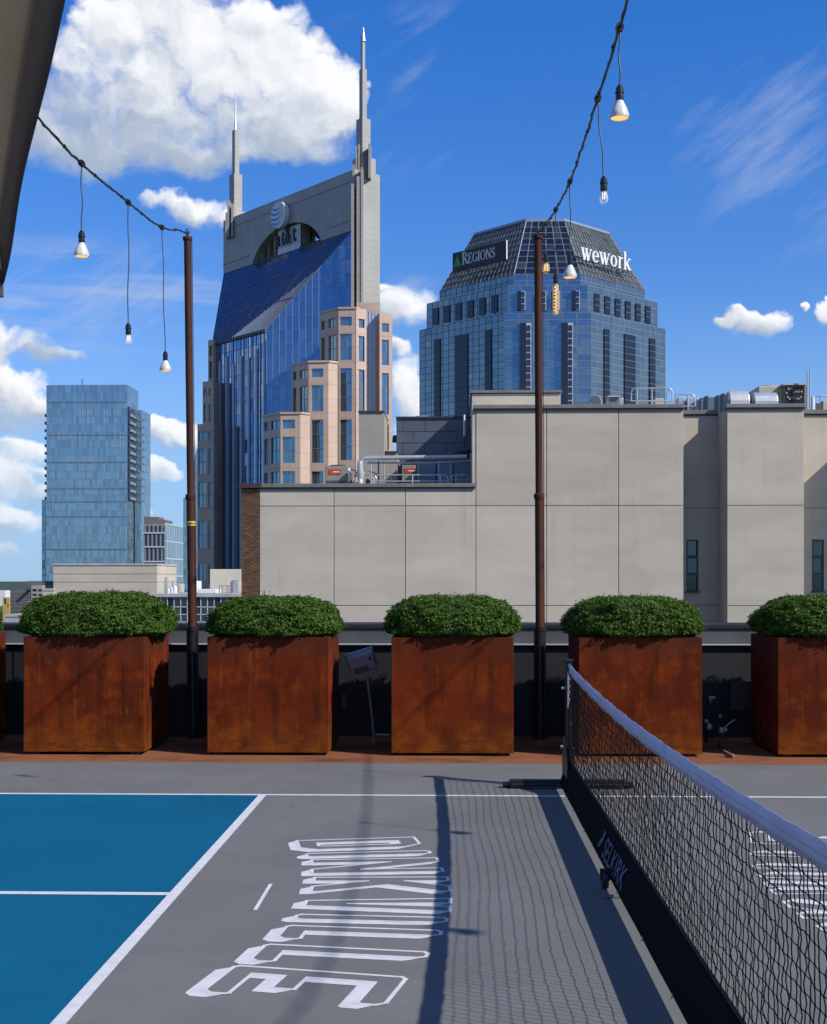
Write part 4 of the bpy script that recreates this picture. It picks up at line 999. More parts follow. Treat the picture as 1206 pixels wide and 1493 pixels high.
def small_city():
    Z = Vector((0,0,1))
    def blk(name, px0, px1, Y, dep, ytop, mat, label, cat='building', bands=(), base=GZ, roof='roof'):
        x0, x1 = X_(px0, Y), X_(px1, Y); zt = Z_(ytop, Y, (px0+px1)/2)
        r = empty(name, ((x0+x1)/2, Y+dep/2, base), label, cat)
        q = MB(); q.span(x0, x1, Y, Y+dep, base, zt-0.3); q.build('wall', MT[mat], r)
        q = MB(); q.span(x0-.08, x1+.08, Y-.08, Y+dep+.08, zt-0.3, zt); q.build('coping', MT[roof], r)
        for yb in bands:
            q = MB(); q.span(x0-.004, x1+.02, Y-.03, Y-.004, Z_(yb, Y)-.03, Z_(yb, Y)+.03); q.build('joint', MT['joint'], r)
        return r, x0, x1, zt
    # black and white office block
    Y = 520.
    r, x0, x1, zt = blk('office_block', 210, 240.5, Y, 30, 765, 'g_dark', 'dark glass office block with white window frames between the two left towers', base=GZ)
    for row, (ya, yb) in enumerate([(766, 776), (779, 796.5), (799, 818), (821, 838)]):
        o = [0.6, 0, 0.6, 0][row]; n = 5
        for i in range(n+1):
            xx = x0 + (x1-x0)*min(1, (i+o*0.5)/n)
            q = MB(); q.span(xx-.30, xx+.30, Y-.3, Y-.01, Z_(yb, Y), Z_(ya, Y)); q.build('window_pier', MT['bar_m'], r)
        q = MB(); q.span(x0, x1, Y-.55, Y-.02, Z_(yb, Y)-.4, Z_(yb, Y)+.1); q.build('floor_band', MT['bar_w'], r)
    curtain(r, rect_map((x1+.02, Y), (X_(267, Y+33), Y+33), GZ, Z_(763, Y)), 8, 8, MT['g_tower'], MT['bar_w'], 0.1, 0.5, 0.2, seed=31)
    q = MB(); q.span(X_(210, Y+5), X_(231, Y+5), Y+5, Y+15, zt, Z_(753, Y+5)); q.span(X_(231, Y+5)+.02, X_(247, Y+14), Y+6, Y+20, zt, Z_(757, Y+5)); q.build('plant_room', MT['greyb'], r)
    # slim glass block with a slanted top, behind the pole
    Y = 470.
    x0, x1 = X_(267.5, Y), X_(291, Y)
    r = empty('slanted_glass_block', ((x0+x1)/2, Y, GZ), 'slim pale glass block with slanted top beside the spired tower', 'building')
    H0, H1 = Z_(725, Y)-GZ, Z_(640, Y)-GZ
    curtain(r, rect_map((x0, Y), (x1, Y), GZ, Z_(640, Y)), 5, 34, MT['g_tower'], MT['bar_b'], 0.12, 0.15, 0.1, topf=lambda u: (H0 + (H1-H0)*u)/H1 if u > .3 else H0/H1, seed=33)
    q = MB(); q.span(x0+.2, x1-.2, Y+.5, Y+14, GZ, Z_(727, Y)); q.build('core', MT['bar_d'], r)
    # cream rooftop block with bright side
    Y = 185.
    x0, x1, xb = X_(78, Y), X_(229, Y), X_(229, Y)
    zt = Z_(821.5, Y, 150)
    r = empty('cream_block', ((x0+x1)/2, Y+6, GZ), 'cream rooftop block with horizontal joints, in front of the left glass tower', 'building')
    q = MB(); q.span(x0, x1, Y, Y+13, GZ, zt-.25); q.build('wall', MT['tanwall'], r)
    q = MB(); q.span(x0-.1, x1+.1, Y-.1, Y+13.1, zt-.25, zt); q.build('coping', MT['roof'], r)
    for yb in (836.5, 848.5): q = MB(); q.span(x0, x1+.02, Y-.02, Y+13, Z_(yb, Y)-.035, Z_(yb, Y)+.035); q.build('joint', MT['joint'], r)
    q = MB(); q.span(x1-.1, x1+.06, Y+4.6, Y+6.5, Z_(865, Y), Z_(841, Y)); q.build('door', MT['galv'], r)
    q = MB(); q.span(x1-.1, x1+.06, Y+9.8, Y+10.8, Z_(855, Y), Z_(846, Y)); q.build('vent', MT['galv'], r)
    blk('cream_step_block', 62, 78.6, Y-.5, 12, 858, 'tanwall', 'low cream step at the left end of the cream rooftop block')
    blk('cream_lower_block', 42, 66, Y-3, 12, 876.5, 'tanwall', 'lowest cream block, left of the big hedge and below the white windows')
    blk('grey_flat_roof', 8, 44, Y-8, 20, 896, 'roof', 'pale flat roof edge at far left just above the hedge')
    # glazed lower building with white grid, roof clutter
    Y = 170.; x0, x1 = X_(215, Y), X_(420, Y); zt = Z_(867.5, Y, 300)
    r = empty('grid_glazed_building', ((x0+x1)/2, Y+10, GZ), 'black glazed low building with a white mullion grid seen over the parapet', 'building')
    q = MB(); q.span(x0, x1, Y+.3, Y+30, GZ, zt-.3); q.build('core', MT['bar_d'], r)
    us = [i/21 for i in range(22)]
    H = zt-GZ; vs = [0, .1, .2, .3, .4, .5, .6, .7, .8] + [(Z_(y, Y)-GZ)/H for y in (907, 896, 885)] + [1]
    curtain(r, rect_map((x0, Y), (x1, Y), GZ, zt), 21, 1, MT['g_dark'], MT['bar_w'], 0.10, 0.10, 0.08, us=us, vs=vs, seed=41)
    q = MB(); q.span(x0-.2, x1+.2, Y-.3, Y+30, zt-.25, zt+.15); q.build('roof_slab', MT['roof'], r)
    for (pa, pb, ya, yb, Y2, dp, nm, mt, lab) in [
        (306, 352, 830, 866, 183, 6, 'render_block', 'whitewall', 'small cream rendered block beside the brick pier'),
        (289, 315, 859, 867, 176, 4, 'white_roof_box', 'white', 'low white box on the glazed building roof, right of the left pole'),
        (275, 288, 847, 866, 178, 3, 'white_roof_cabinet', 'white', 'white cabinet on the roof mostly behind the left pole'),
        (256.5, 263, 851, 866, 190, 3, 'pale_roof_unit', 'roof', 'slim pale unit at the end of the cream rooftop block')]:
        q = MB(); q.span(X_(pa, Y2), X_(pb, Y2), Y2, Y2+dp, zt+.16, Z_(ya, Y2, pa)); top(q, nm, MT[mt], lab, 'roof block', bevel=.06)
    # door, conduit and railing in front of the rendered block
    q = MB(); q.span(X_(339.5, 182.8), X_(347.5, 182.8), 182.8, 182.99, zt+.16, Z_(845, 182)); top(q, 'roof_door', MT['galv'], 'grey door in the small cream rendered block', 'door')
    q = MB()
    for px in (320, 324, 331, 334, 337): q.span(X_(px, 178)-.04, X_(px, 178)+.04, 178, 178.08, zt+.16, Z_(854, 178))
    q.span(X_(320, 178), X_(337, 178), 178, 178.08, Z_(854.5, 178), Z_(853.5, 178)); top(q, 'roof_railing', MT['bar_g'], 'short grey railing on the roof in front of the cream rendered block', 'railing')
    for i, px in enumerate((246, 251, 255)):
        q = MB(); q.lathe([(.0, 0), (.3, 0), (.3, .4+.2*i), (.2, .6+.2*i), (0, .65+.2*i)], (X_(px, 176), 176, zt+.15), 12); top(q, 'roof_vent', MT['white'], ['short white roof vent nearest the cream block wall', 'middle white roof vent by the cream block', 'tallest white roof vent by the cream block'][i], 'roof vent', 'roof vents by the cream block')
    # white building with three rows of dark windows, grey block, yellow block
    Y = 420.; x0, x1 = X_(46, Y), X_(62, Y)
    r = empty('white_windowed_block', ((x0+x1)/2, Y+8, GZ), 'white block with rows of dark windows at the foot of the glass tower', 'building')
    zt = Z_(853.5, Y, 50); q = MB(); ops = []
    for (a, b) in ((859, 862.6), (866, 869), (872, 875.2)):
        for (c, d) in ((1/16, 7.6/16), (9.5/16, 15.2/16)): ops.append(((x1-x0)*c, (x1-x0)*d, Z_(b, Y), Z_(a, Y)))
    wall_face(q, (x0, Y), (x1, Y), GZ, zt, ops, .5); q.quad((x0, Y, zt), (x1, Y, zt), (x1, Y+15, zt), (x0, Y+15, zt)); q.quad((x1, Y, GZ), (x1, Y+15, GZ), (x1, Y+15, zt), (x1, Y, zt)); q.quad((x0, Y, GZ), (x0, Y, zt), (x0, Y+15, zt), (x0, Y+15, GZ))
    q.build('wall', MT['concrete'], r)
    for o_ in ops: window(r, (x0, Y), (x1, Y), *o_, .5, 2, 1, MT['g_dark'], MT['bar_d'], .12)
    q = MB(); q.span(X_(40, Y+3), x1, Y+3, Y+12, zt, Z_(847, Y)); q.build('plant_room', MT['greyb'], r)
    Y = 560.; x0, x1 = X_(15, Y), X_(46, Y); zt = Z_(861, Y, 30)
    r = empty('grey_windowed_block', ((x0+x1)/2, Y+8, GZ), 'grey brown block with a grid of small pale windows at far left', 'building')
    ops = []
    for j in range(6):
        for i in range(9): ops.append(((x1-x0)*(i+.2)/9, (x1-x0)*(i+.75)/9, Z_(868.5+5.2*j, Y), Z_(865+5.2*j, Y)))
    q = MB(); wall_face(q, (x0, Y), (x1, Y), GZ, zt, ops, .4); q.quad((x0, Y, zt), (x1, Y, zt), (x1, Y+15, zt), (x0, Y+15, zt)); q.quad((x1, Y, GZ), (x1, Y+15, GZ), (x1, Y+15, zt), (x1, Y, zt)); q.quad((x0, Y, GZ), (x0, Y, zt), (x0, Y+15, zt), (x0, Y+15, GZ)); q.build('wall', MT['greyb'], r)
    q = MB()
    for o_ in ops: q.span(x0+o_[0], x0+o_[1], Y+.3, Y+.35, o_[2], o_[3])
    q.build('window_panes', MT['g_pale'], r)['kind'] = 'stuff'
    q = MB(); q.span(x0+8, x1, Y-3, Y+10, zt, zt+.8); q.build('roof_slab', MT['bar_d'], r)
    Y = 700.; x0, x1 = X_(4, Y), X_(14, Y)
    r = empty('ochre_block', ((x0+x1)/2, Y+5, GZ), 'small ochre yellow building among trees at the left edge', 'building')
    zt = Z_(871, Y, 9); ops = [((x1-x0)*.2, (x1-x0)*.5, Z_(881, Y), Z_(873, Y)), ((x1-x0)*.65, (x1-x0)*.85, Z_(885, Y), Z_(881, Y))]
    q = MB(); wall_face(q, (x0, Y), (x1, Y), GZ, zt, ops, .5); q.quad((x0, Y, zt), (x1, Y, zt), (x1, Y+10, zt), (x0, Y+10, zt)); q.quad((x1, Y, GZ), (x1, Y+10, GZ), (x1, Y+10, zt), (x1, Y, zt)); q.build('wall', MT['yellowb'], r)
    for o_ in ops: window(r, (x0, Y), (x1, Y), *o_, .5, 1, 1, MT['g_dark'], MT['bar_d'], .2)
    Y = 1300.; q = MB(); q.span(X_(-60, Y), X_(8, Y), Y, Y+40, GZ, Z_(861, Y, 0)); top(q, 'white_shed', MT['white'], 'long white roofed shed far away at the left edge', 'building')
    Y = 1000.; q = MB(); q.span(X_(15, Y), X_(40, Y), Y, Y+30, GZ, Z_(858.5, Y, 20)); top(q, 'slate_warehouse', MT['bluepanel'], 'dark slate warehouse behind the grey windowed block', 'building')
small_city()

# ------------------------------------------------------------------ neighbouring beige building
NY = 45.0
def beige_building():
    Z = Vector((0,0,1))
    zh = Z_(597, NY, 850); zl = Z_(712, NY, 530); zj = Z_(737.5, NY, 700); zk = Z_(883, NY, 700)
    r = empty('beige_building', (X_(690, NY), NY+10, GZ), 'large beige stucco building with panel joints filling the middle right', 'building')
    X = lambda px, y=NY: X_(px, y)
    # backing bodies
    bd = MB(); bd.span(X(379), X(694), NY+.06, NY+30, GZ, zl); bd.build('low_body', MT['joint'], r)
    bd = MB(); bd.span(X(690.5), X(996.5), NY+.061, NY+28, GZ, zh); bd.build('high_body', MT['joint'], r)
    xs_low = [378.5, 487, 591, 694]; xs_hi = [694, 797, 902, 996.8]
    zbot = Z_(908, NY, 700)
    g = 0.011
    def panel(xa, xb, za, zb, y=NY, mat='stucco', th=0.058):
        q = MB(); q.span(xa+g, xb-g, y, y+th, za+g, zb-g); q.build('wall_panel', MT[mat], r, bevel=.006, seg=1)
    for i in range(3):
        for (za, zb) in ((GZ, zk-6), (zk-6, zbot), (zbot, zk), (zk, zj), (zj, zl)):
            panel(X(xs_low[i]), X(xs_low[i+1]), za, zb)
        for (za, zb) in ((GZ, zk-6), (zk-6, zbot), (zbot, zk), (zk, zj), (zj, zh)):
            panel(X(xs_hi[i]), X(xs_hi[i+1]), za, zb)
    # side of the high block above the low roof
    q = MB(); q.span(X(694)-.12, X(694)-.01, NY+.02, NY+27.9, zl, zh); q.build('side_wall', MT['stucco'], r)
    # recesses and the projecting bay
    RD = 1.55; zr = Z_(604, NY+RD, 1020)
    xa, xb, xc = X(996.8), X(1060), X(1172.5)
    def recess(x0, x1, wx0, wx1):
        yb = NY+RD; ops = [(wx0-x0, wx1-x0, Z_(862, yb), Z_(787, yb))]
        q = MB(); wall_face(q, (x0, yb), (x1, yb), GZ, zr, ops, .12); q.build('recess_wall', MT['stucco'], r)
        q = MB(); q.span(x0, x1, yb+.3, yb+20, GZ, zr); q.build('recess_body', MT['joint'], r)
        w = window(r, (x0, yb), (x1, yb), *ops[0], .12, 1, 3, MT['winglass'], MT['frame'], .09)
        q = MB(); q.span(wx0-.05, wx1+.05, yb-.06, yb+.02, Z_(864, yb), Z_(862, yb)); q.build('sill', MT['frame'], r)
        for zz in (zj, zk):
            q = MB(); q.span(x0, x1, yb-.004, yb-.001, zz-.014, zz+.014); q.build('joint', MT['joint'], r)
        q = MB(); q.span(x0, x1, yb-.08, yb+.3, zr, zr+.14); q.build('coping', MT['cap'], r)
        q = MB(); q.span(x0, x1, yb-.04, yb+.2, zr-.05, zr-.001); q.build('drip_edge', MT['capdark'], r)
    recess(xa, xb, X(1001, NY+RD), X(1018.5, NY+RD)); recess(xc, xc+3.0, X(1184, NY+RD), X(1201.5, NY+RD))
    zp = Z_(596, NY, 1100)
    bd = MB(); bd.span(xb+.02, xc, NY+.061, NY+20, GZ, zp); bd.build('bay_body', MT['stucco'], r)
    for (za, zb) in ((GZ, zk-6), (zk-6, zbot), (zbot, zk), (zk, zj), (zj, zp)): panel(xb, xc, za, zb)
    bd = MB(); bd.span(xb, xb+.019, NY+.061, NY+RD, GZ, zp); bd.build('bay_side', MT['stucco'], r)
    # right of the second recess
    bd = MB(); bd.span(xc+3.0, xc+14, NY, NY+20, GZ, zp); bd.build('end_bay', MT['stucco'], r)
    # copings
    def cope(x0, x1, z, y0=NY, h=.13, dpt=.5):
        q = MB(); q.span(x0, x1, y0-.09, y0+dpt, z+.03, z+.03+h); q.build('coping', MT['cap'], r, bevel=.01, seg=1)
        q = MB(); q.span(x0+.01, x1-.01, y0-.06, y0+dpt-.1, z-.03, z+.03); q.build('drip_edge', MT['capdark'], r)
    cope(X(378), X(693), zl); cope(X(690.3), X(997.3), zh); cope(X(1058.5), X(1173.5), zp); 
    q = MB(); q.span(X(690.3), X(690.3)+.4, NY+.52, NY+27, zh+.03, zh+.16); q.build('coping', MT['cap'], r)
    for (x0, x1, y1) in ((378.5, 694, 30), (694, 996.5, 28)):
        q = MB(); z = zl if x0 < 600 else zh
        q.span(X(x0)+.6, X(x1)-.2, NY+.6, NY+y1, z, z+.015); q.build('roof_surface', MT['roof'], r)
    # stepped upper block
    zu = Z_(574, NY+3, 750); x0, x1 = X_(688.5, NY+3), X_(817.5, NY+3)
    q = MB(); q.span(x0, x1, NY+3, NY+12, zh, zu); q.build('upper_block', MT['stucco'], r)
    q = MB(); q.span(x0-.05, x1+.05, NY+2.93, NY+12, zu+.03, zu+.12); q.build('coping', MT['cap'], r)
    q = MB(); q.span(x0, x1, NY+2.96, NY+12, zu-.001, zu+.03); q.build('drip_edge', MT['capdark'], r)
    # brick pier, bricks laid one by one
    bx0, bx1 = X(351.5), X(378.3); yb = NY+.02
    q = MB(); q.span(bx0+.01, bx1, yb+.02, NY+25, GZ, zl); q.build('brick_backing', MT['mortar'], r)
    zc = zl+.02; ch = 0.070; bw = (bx1-bx0)/3.2
    me = {}
    rr = random.Random(11)
    row = 0; z = zc-ch
    def brick_mesh(w, k):
        key = (round(w, 3), k)
        if key not in me:
            b_ = MB(); b_.span(0, w, 0, .05, 0, ch-.022)
            o = bpy.data.meshes.new('brick'); o.from_pydata(b_.v, [], b_.f)
            c = [(.17,.07,.028),(.22,.095,.036),(.13,.05,.024),(.25,.12,.05)][k]
            nm = 'brick_%s' % ['russet', 'tan', 'umber', 'ochre'][k]
            m = bpy.data.materials.get(nm) or M_(nm, c, .9, var=.3, vscale=9)
            o.materials.append(m); me[key] = o
        return me[key]
    cnt = 0
    lowpart = MB()
    while z > -30:
        off = 0 if row % 2 == 0 else -bw/2
        x = bx0 + off
        while x < bx1 - .02:
            a, b_ = max(x, bx0)+.006, min(x+bw, bx1)-.006
            if b_-a > .03:
                if cnt < 260:
                    o = bpy.data.objects.new('brick', brick_mesh(b_-a, rr.choice([0, 0, 1, 1, 2, 3]))); link(o, r)
                    o.location = Vector((a, yb-.004*rr.random(), z)) - r.location; cnt += 1
                else: lowpart.span(a, b_, yb, yb+.05, z, z+ch-.014)
            x += bw
        z -= ch; row += 1
        if z < zc - 12: break
    lowpart.build('lower_bricks', MT['brick'], r)['kind'] = 'stuff'
    q = MB(); q.span(bx0-.06, bx1+.08, NY-.1, NY+25, zl+.02, zl+.17); q.build('brick_pier_cap', MT['brickcap'], r)
    # chimney block with hood, low block, panelled blue plant room
    Y = NY+3.6
    q = MB(); q.span(X_(523, Y), X_(560, Y), Y, Y+3, zl, Z_(601, Y)); q.build('stair_tower', MT['concrete'], r)
    q = MB(); q.span(X_(522.5, Y), X_(560.5, Y), Y-.05, Y+3, Z_(601, Y), Z_(598.7, Y)); q.build('stair_tower_cap', MT['capdark'], r)
    q = MB(); q.span(X_(532, Y+1), X_(550, Y+1), Y+1, Y+2, Z_(596.5, Y), Z_(595, Y)); q.span(X_(534, Y+1), X_(548, Y+1), Y+1.1, Y+1.9, Z_(598.7, Y), Z_(596.5, Y)); q.build('flue_hood', MT['black'], r)
    q = MB(); q.span(X_(560.2, Y), X_(578.5, Y), Y+.5, Y+3, zl, Z_(658, Y)); q.build('low_block', MT['concrete'], r)
    q = MB(); q.span(X_(560.2, Y), X_(579, Y), Y+.4, Y+3, Z_(658, Y)+.001, Z_(656, Y)); q.build('low_block_cap', MT['capdark'], r)
    Y = NY+6; px0, px1 = 578, 694; yt = 610
    q = MB(); q.span(X_(px0, Y), X_(px1, Y), Y+.03, Y+8, zl, Z_(yt, Y)); q.build('plant_room', MT['joint'], r)
    q = MB(); q.span(X_(px0-.6, Y), X_(px1, Y), Y-.06, Y+8, Z_(yt, Y)+.001, Z_(yt-2.6, Y)); q.build('plant_room_cap', MT['bar_d'], r)
    ys = [612, 629.5, 646, 662.5, 679, 706]
    for j in range(5):
        off = 0 if j % 2 == 0 else 15
        cuts = [px0] + [px0 + 9.5 + off + 32*i for i in range(0, 4) if px0 + 9.5 + off + 32*i < px1-4] + [px1]
        for i in range(len(cuts)-1):
            q = MB(); q.span(X_(cuts[i], Y)+.01, X_(cuts[i+1], Y)-.01, Y, Y+.028, Z_(ys[j+1], Y)+.012, Z_(ys[j], Y)-.012); q.build('metal_panel', MT['bluepanel'], r, bevel=.004, seg=1)
    return zl, zh, zp, zr
ZL, ZH, ZP, ZR = beige_building()

def rooftop():
    # --- condensers with red labels
    def condenser(pa, pb, Y, ytop, label):
        x0, x1 = X_(pa, Y), X_(pb, Y); zt = Z_(ytop, Y); z0 = ZL+.02; h = zt-z0
        r = empty('condenser', ((x0+x1)/2, Y+.4, z0), label, 'air conditioner', 'condensers on the low roof')
        q = MB(); q.span(x0, x1, Y, Y+.8, z0, zt); q.build('casing', MT['acu'], r, bevel=.02)
        for i in range(9):
            a = x0+(x1-x0)*(.08+.84*i/9); q = MB(); q.span(a, a+(x1-x0)*.055, Y-.012, Y-.001, z0+.06, z0+h*.42); q.build('grille_slat', MT['capdark'], r)
        q = MB(); q.lathe([(.0, .05), (.28, .05), (.34, 0), (.36, -.03)], ((x0+x1)/2, Y+.4, zt), 20); q.build('fan_guard', MT['black'], r)
        a = x0+(x1-x0)*(.42 if pa < 550 else .62); q = MB(); q.span(a-.22, a+.22, Y-.016, Y-.002, zt-.3, zt-.12); q.build('label_plate', MT['red'], r)
        q = MB(); q.span(a-.07, a+.17, Y-.022, Y-.017, zt-.23, zt-.19); q.build('label_stripe', MT['white'], r)
    condenser(474, 508, NY+1.6, 679, 'khaki condenser with red label, left of the pipe valves'); condenser(586, 606, NY+3.5, 678, 'khaki condenser with red label, in front of the slate plant room')
    # --- big pipe with elbow and valve cluster
    Y = NY+1.9
    r = empty('rooftop_pipe', (X_(600, Y), Y, ZL+.1), 'long silver insulated pipe crossing the low roof', 'pipe')
    zp_ = Z_(667.5, Y); xa, xb = X_(527, Y), X_(664, Y)
    q = MB(); q.tube([(xa, Y, zp_-1.0), (xa, Y, zp_-.12), (xa+.12, Y, zp_), (xb, Y, zp_+.03), (xb+.4, Y, zp_+.04)], .075, 12); q.build('main_pipe', MT['chrome'], r, smooth=True)
    q = MB(); q.tube([(xa+.2, Y+.1, zp_-.17), (X_(635, Y), Y+.1, zp_-.16), (xb+.5, Y+.1, zp_-.10)], .035, 8); q.build('small_pipe', MT['chrome'], r, smooth=True)
    for px in (541, 560, 610, 640, 657):
        q = MB(); q.tube([(X_(px, Y), Y+.05, ZL), (X_(px, Y), Y+.05, zp_-.1)], .02, 6); q.build('pipe_stand', MT['galv'], r)
    for px in (560, 594, 633, 640):
        q = MB(); q.tube([(X_(px, Y)-.03, Y, zp_), (X_(px, Y)+.03, Y, zp_)], .084, 12); q.build('pipe_band', MT['galv'], r)
    r = empty('valve_cluster', (X_(526, NY+1.2), NY+1.2, ZL), 'cluster of silver valves and bent pipes at the left end of the long pipe', 'valves')
    rr = random.Random(4); Yv = NY+1.3; cx = X_(525, Yv)
    q = MB(); q.tube([(cx, Yv, ZL), (cx, Yv, ZL+.35), (cx+.02, Yv, ZL+.5), (cx, Yv, Z_(672, Yv))], [.09, .08, .13, .09], 12); q.build('riser', MT['chrome'], r, smooth=True)
    for i in range(9):
        a = rr.uniform(0, 2*PI); c = Vector((cx+rr.uniform(-.35, .55), Yv+rr.uniform(-.2, .3), ZL+rr.uniform(.25, .8)))
        pts = [c + Vector((.13*math.cos(a+t), .05*math.sin(t), .13*math.sin(a+t))) for t in (0, .7, 1.4, 2.1, 2.8, 3.5)]
        q = MB(); q.tube(pts, .028, 6); q.build('bent_pipe', MT['chrome' if i % 2 else 'galv'], r, smooth=True)
    for i, (dx, dz) in enumerate(((-.28, .25), (.3, .3), (.02, .28), (-.45, .12), (.55, .15))):
        q = MB(); q.lathe([(0, -.1), (.09, -.1), (.11, 0), (.08, .1), (0, .12)], (cx+dx, Yv-.1, ZL+dz), 10); q.build('valve_body', MT['black' if i != 2 else 'chrome'], r, smooth=True)
        q = MB(); q.tube([(cx+dx, Yv-.1, ZL), (cx+dx, Yv-.1, ZL+dz)], .03, 6); q.build('stub', MT['galv'], r)
    for i in range(4):
        x0 = cx+.3+.12*i; q = MB(); q.tube([(x0, Yv, ZL+.7-.05*i), (x0+.35, Yv, ZL+.55), (x0+.5, Yv, ZL+.2), (x0+.3, Yv, ZL+.02)], .012, 5); q.build('hose', MT['black'], r)
    # black support leg
    q = MB(); q.tube([(X_(552, Yv), Yv, ZL), (X_(552, Yv), Yv, Z_(672, Yv))], .03, 6); top(q, 'pipe_leg', MT['black'], 'thin black leg holding the long pipe near the valves', 'support')
    # --- railings
    def railing(pts_px, ytop, ymid, Y, zbase, label, closed=True, depth=0):
        a, b = pts_px[0], pts_px[-1]; zt = Z_(ytop, Y); zm = Z_(ymid, Y)
        r = empty('guard_rail', (X_((a+b)/2, Y), Y, zbase), label, 'railing', 'guard rails on the roof')
        xa, xb = X_(a, Y), X_(b, Y); rad = .022; k = .14
        loop = [(xa, Y, zbase if not closed else zm), (xa, Y, zt-k), (xa+.04, Y, zt-.04), (xa+k, Y, zt), (xb-k, Y, zt), (xb-.04, Y, zt-.04), (xb, Y, zt-k), (xb, Y, zm if closed else zbase)]
        q = MB(); q.tube(loop, rad, 8); q.build('top_rail', MT['galv'], r, smooth=True)
        q = MB(); q.tube([(xa, Y, zm), (xb, Y, zm)], rad*.9, 8); q.build('mid_rail', MT['galv'], r, smooth=True)
        for p in pts_px[1:-1]:
            q = MB(); q.tube([(X_(p, Y), Y, zbase), (X_(p, Y), Y, zt)], rad, 8); q.build('post', MT['galv'], r, smooth=True)
        return r
    railing([541, 601.5, 642, 653.5], 692.5, 701.5, NY+1.0, ZL, 'galvanised guard rail under the long silver pipe', closed=False)
    railing([657.5, 665, 684], 692.5, 700, NY+1.2, ZL, 'short galvanised guard rail beside the tall wall')
    railing([920.5, 929, 950.5, 980.5], 567.5, 586, NY+1.2, ZH, 'largest looped guard rail in front of the stepped tower')
    railing([972.5, 981], 569, 588, NY+2.2, ZH, 'narrow end loop of the largest guard rail')
    railing([983.5, 1003, 1013.5], 576.5, 594, NY+2.8, ZR, 'guard rail in front of the pale boxes by the roof step')
    railing([1188, 1197, 1214], 580, 590, NY+2.5, ZR, 'guard rail at the right edge behind the twin masts')
    # --- blue grey ducts right
    for (pa, pb, ya, Y, lab) in ((606, 636, 674, NY+4.5, 'blue grey duct box left under the slate plant room'), (637, 662, 676, NY+4.4, 'middle blue grey duct box under the slate plant room'), (663, 692, 675, NY+4.3, 'blue grey duct box against the tall wall')):
        q = MB(); q.span(X_(pa, Y), X_(pb, Y), Y, Y+1.2, ZL+.02, Z_(ya, Y)); top(q, 'duct_box', MT['duct'], lab, 'duct', bevel=.03)
    # antenna
    Y = NY+2.2; r = empty('antenna', (X_(677, Y), Y, ZL+1), 'white whip antenna on black brackets beside the tall wall', 'antenna')
    q = MB(); q.tube([(X_(677, Y), Y, Z_(636, Y)), (X_(677, Y), Y, Z_(605, Y))], .035, 8); q.build('whip', MT['white'], r)
    q = MB(); q.tube([(X_(677, Y), Y, Z_(664, Y)), (X_(677, Y), Y, Z_(636, Y))], .022, 6); q.build('mast', MT['black'], r)
    q = MB(); q.tube([(X_(677, Y), Y, Z_(648, Y)), (X_(683, Y), Y, Z_(632, Y)), (X_(686, Y), Y, Z_(623, Y))], .02, 6); q.tube([(X_(686, Y), Y, Z_(624, Y)), (X_(686, Y), Y, Z_(660, Y))], .02, 6); q.build('bracket', MT['black'], r)
    for (px, py, w, h) in ((669, 662, .35, .14), (678, 659, .4, .1), (686, 658, .25, .12), (674, 666, .5, .1), (690, 656, .12, .2)):
        q = MB(); q.box((X_(px, Y), Y, Z_(py, Y)), (w, .25, h)); q.build('pipe_clamp', MT['black'], r, bevel=.02)
    q = MB(); q.lathe([(0, .3), (.1, .28), (.13, .1), (.13, 0)], (X_(576.5, NY+9), NY+9, Z_(645, NY+9)), 12); top(q, 'roof_lantern', MT['black'], 'small black vent cap between the concrete block and the slate plant room', 'vent')
    q = MB(); q.span(X_(607, NY+9), X_(625, NY+9), NY+9, NY+9.8, Z_(609, NY+9), Z_(606, NY+9)); top(q, 'roof_hatch', MT['cream'], 'low pale hatch on the slate plant room roof', 'hatch')
    # --- high roof: skylight domes, dish, box
    def dome(px, Y, rad, hgt, mat, label, grp='skylight domes'):
        r = empty('skylight', (X_(px, Y), Y, ZH+.1), label, 'skylight', grp)
        pr = [(rad*math.cos(t*PI/2/7), hgt*math.sin(t*PI/2/7)) for t in range(8)]
        q = MB(); q.lathe(pr, (X_(px, Y), Y, ZH+.16), 20); q.build('dome', mat, r, smooth=True)
        q = MB(); q.lathe([(rad*1.06, 0), (rad*1.06, .1), (rad*.98, .1)], (X_(px, Y), Y, ZH+.08), 20); q.build('rim', MT['galv'], r)
    dome(835, NY+1.2, .27, .14, MT['cream'], 'cream skylight dome nearest the right pole')
    dome(917, NY+1.3, .26, .17, MT['galv'], 'grey skylight dome right of the small vent box')
    dome(946, NY+1.3, .40, .12, MT['white'], 'flat white skylight dome under the guard rail')
    Y = NY+1.3; r = empty('satellite_dish', (X_(870, Y), Y, ZH+.1), 'cream satellite dish seen from the side on the high roof', 'satellite dish')
    c = Vector((X_(868, Y), Y, ZH+.30)); ax = Vector((-.62, -.75, .25)).normalized(); e1 = ax.cross(Vector((0,0,1))).normalized(); e2 = e1.cross(ax)
    q = MB(); vs = []; fs = []; N = 20
    for i in range(6):
        rr_ = .30*i/5
        for k in range(N): t = 2*PI*k/N; vs.append(c + e1*(rr_*math.cos(t)*1.0) + e2*(rr_*math.sin(t)*1.15) + ax*(rr_**2*0.9))
    for i in range(5):
        for k in range(N): fs.append((i*N+k, i*N+(k+1)%N, (i+1)*N+(k+1)%N, (i+1)*N+k))
    q.add(vs, fs); q.build('reflector', MT['cream'], r, smooth=True, solid=.02)
    q = MB(); q.tube([c, c - Vector((0, -.1, .3))], .03, 8); q.build('mount', MT['galv'], r)
    q = MB(); q.tube([c - e2*.3, c + ax*.3], .01, 5); q.build('feed_arm', MT['galv'], r)
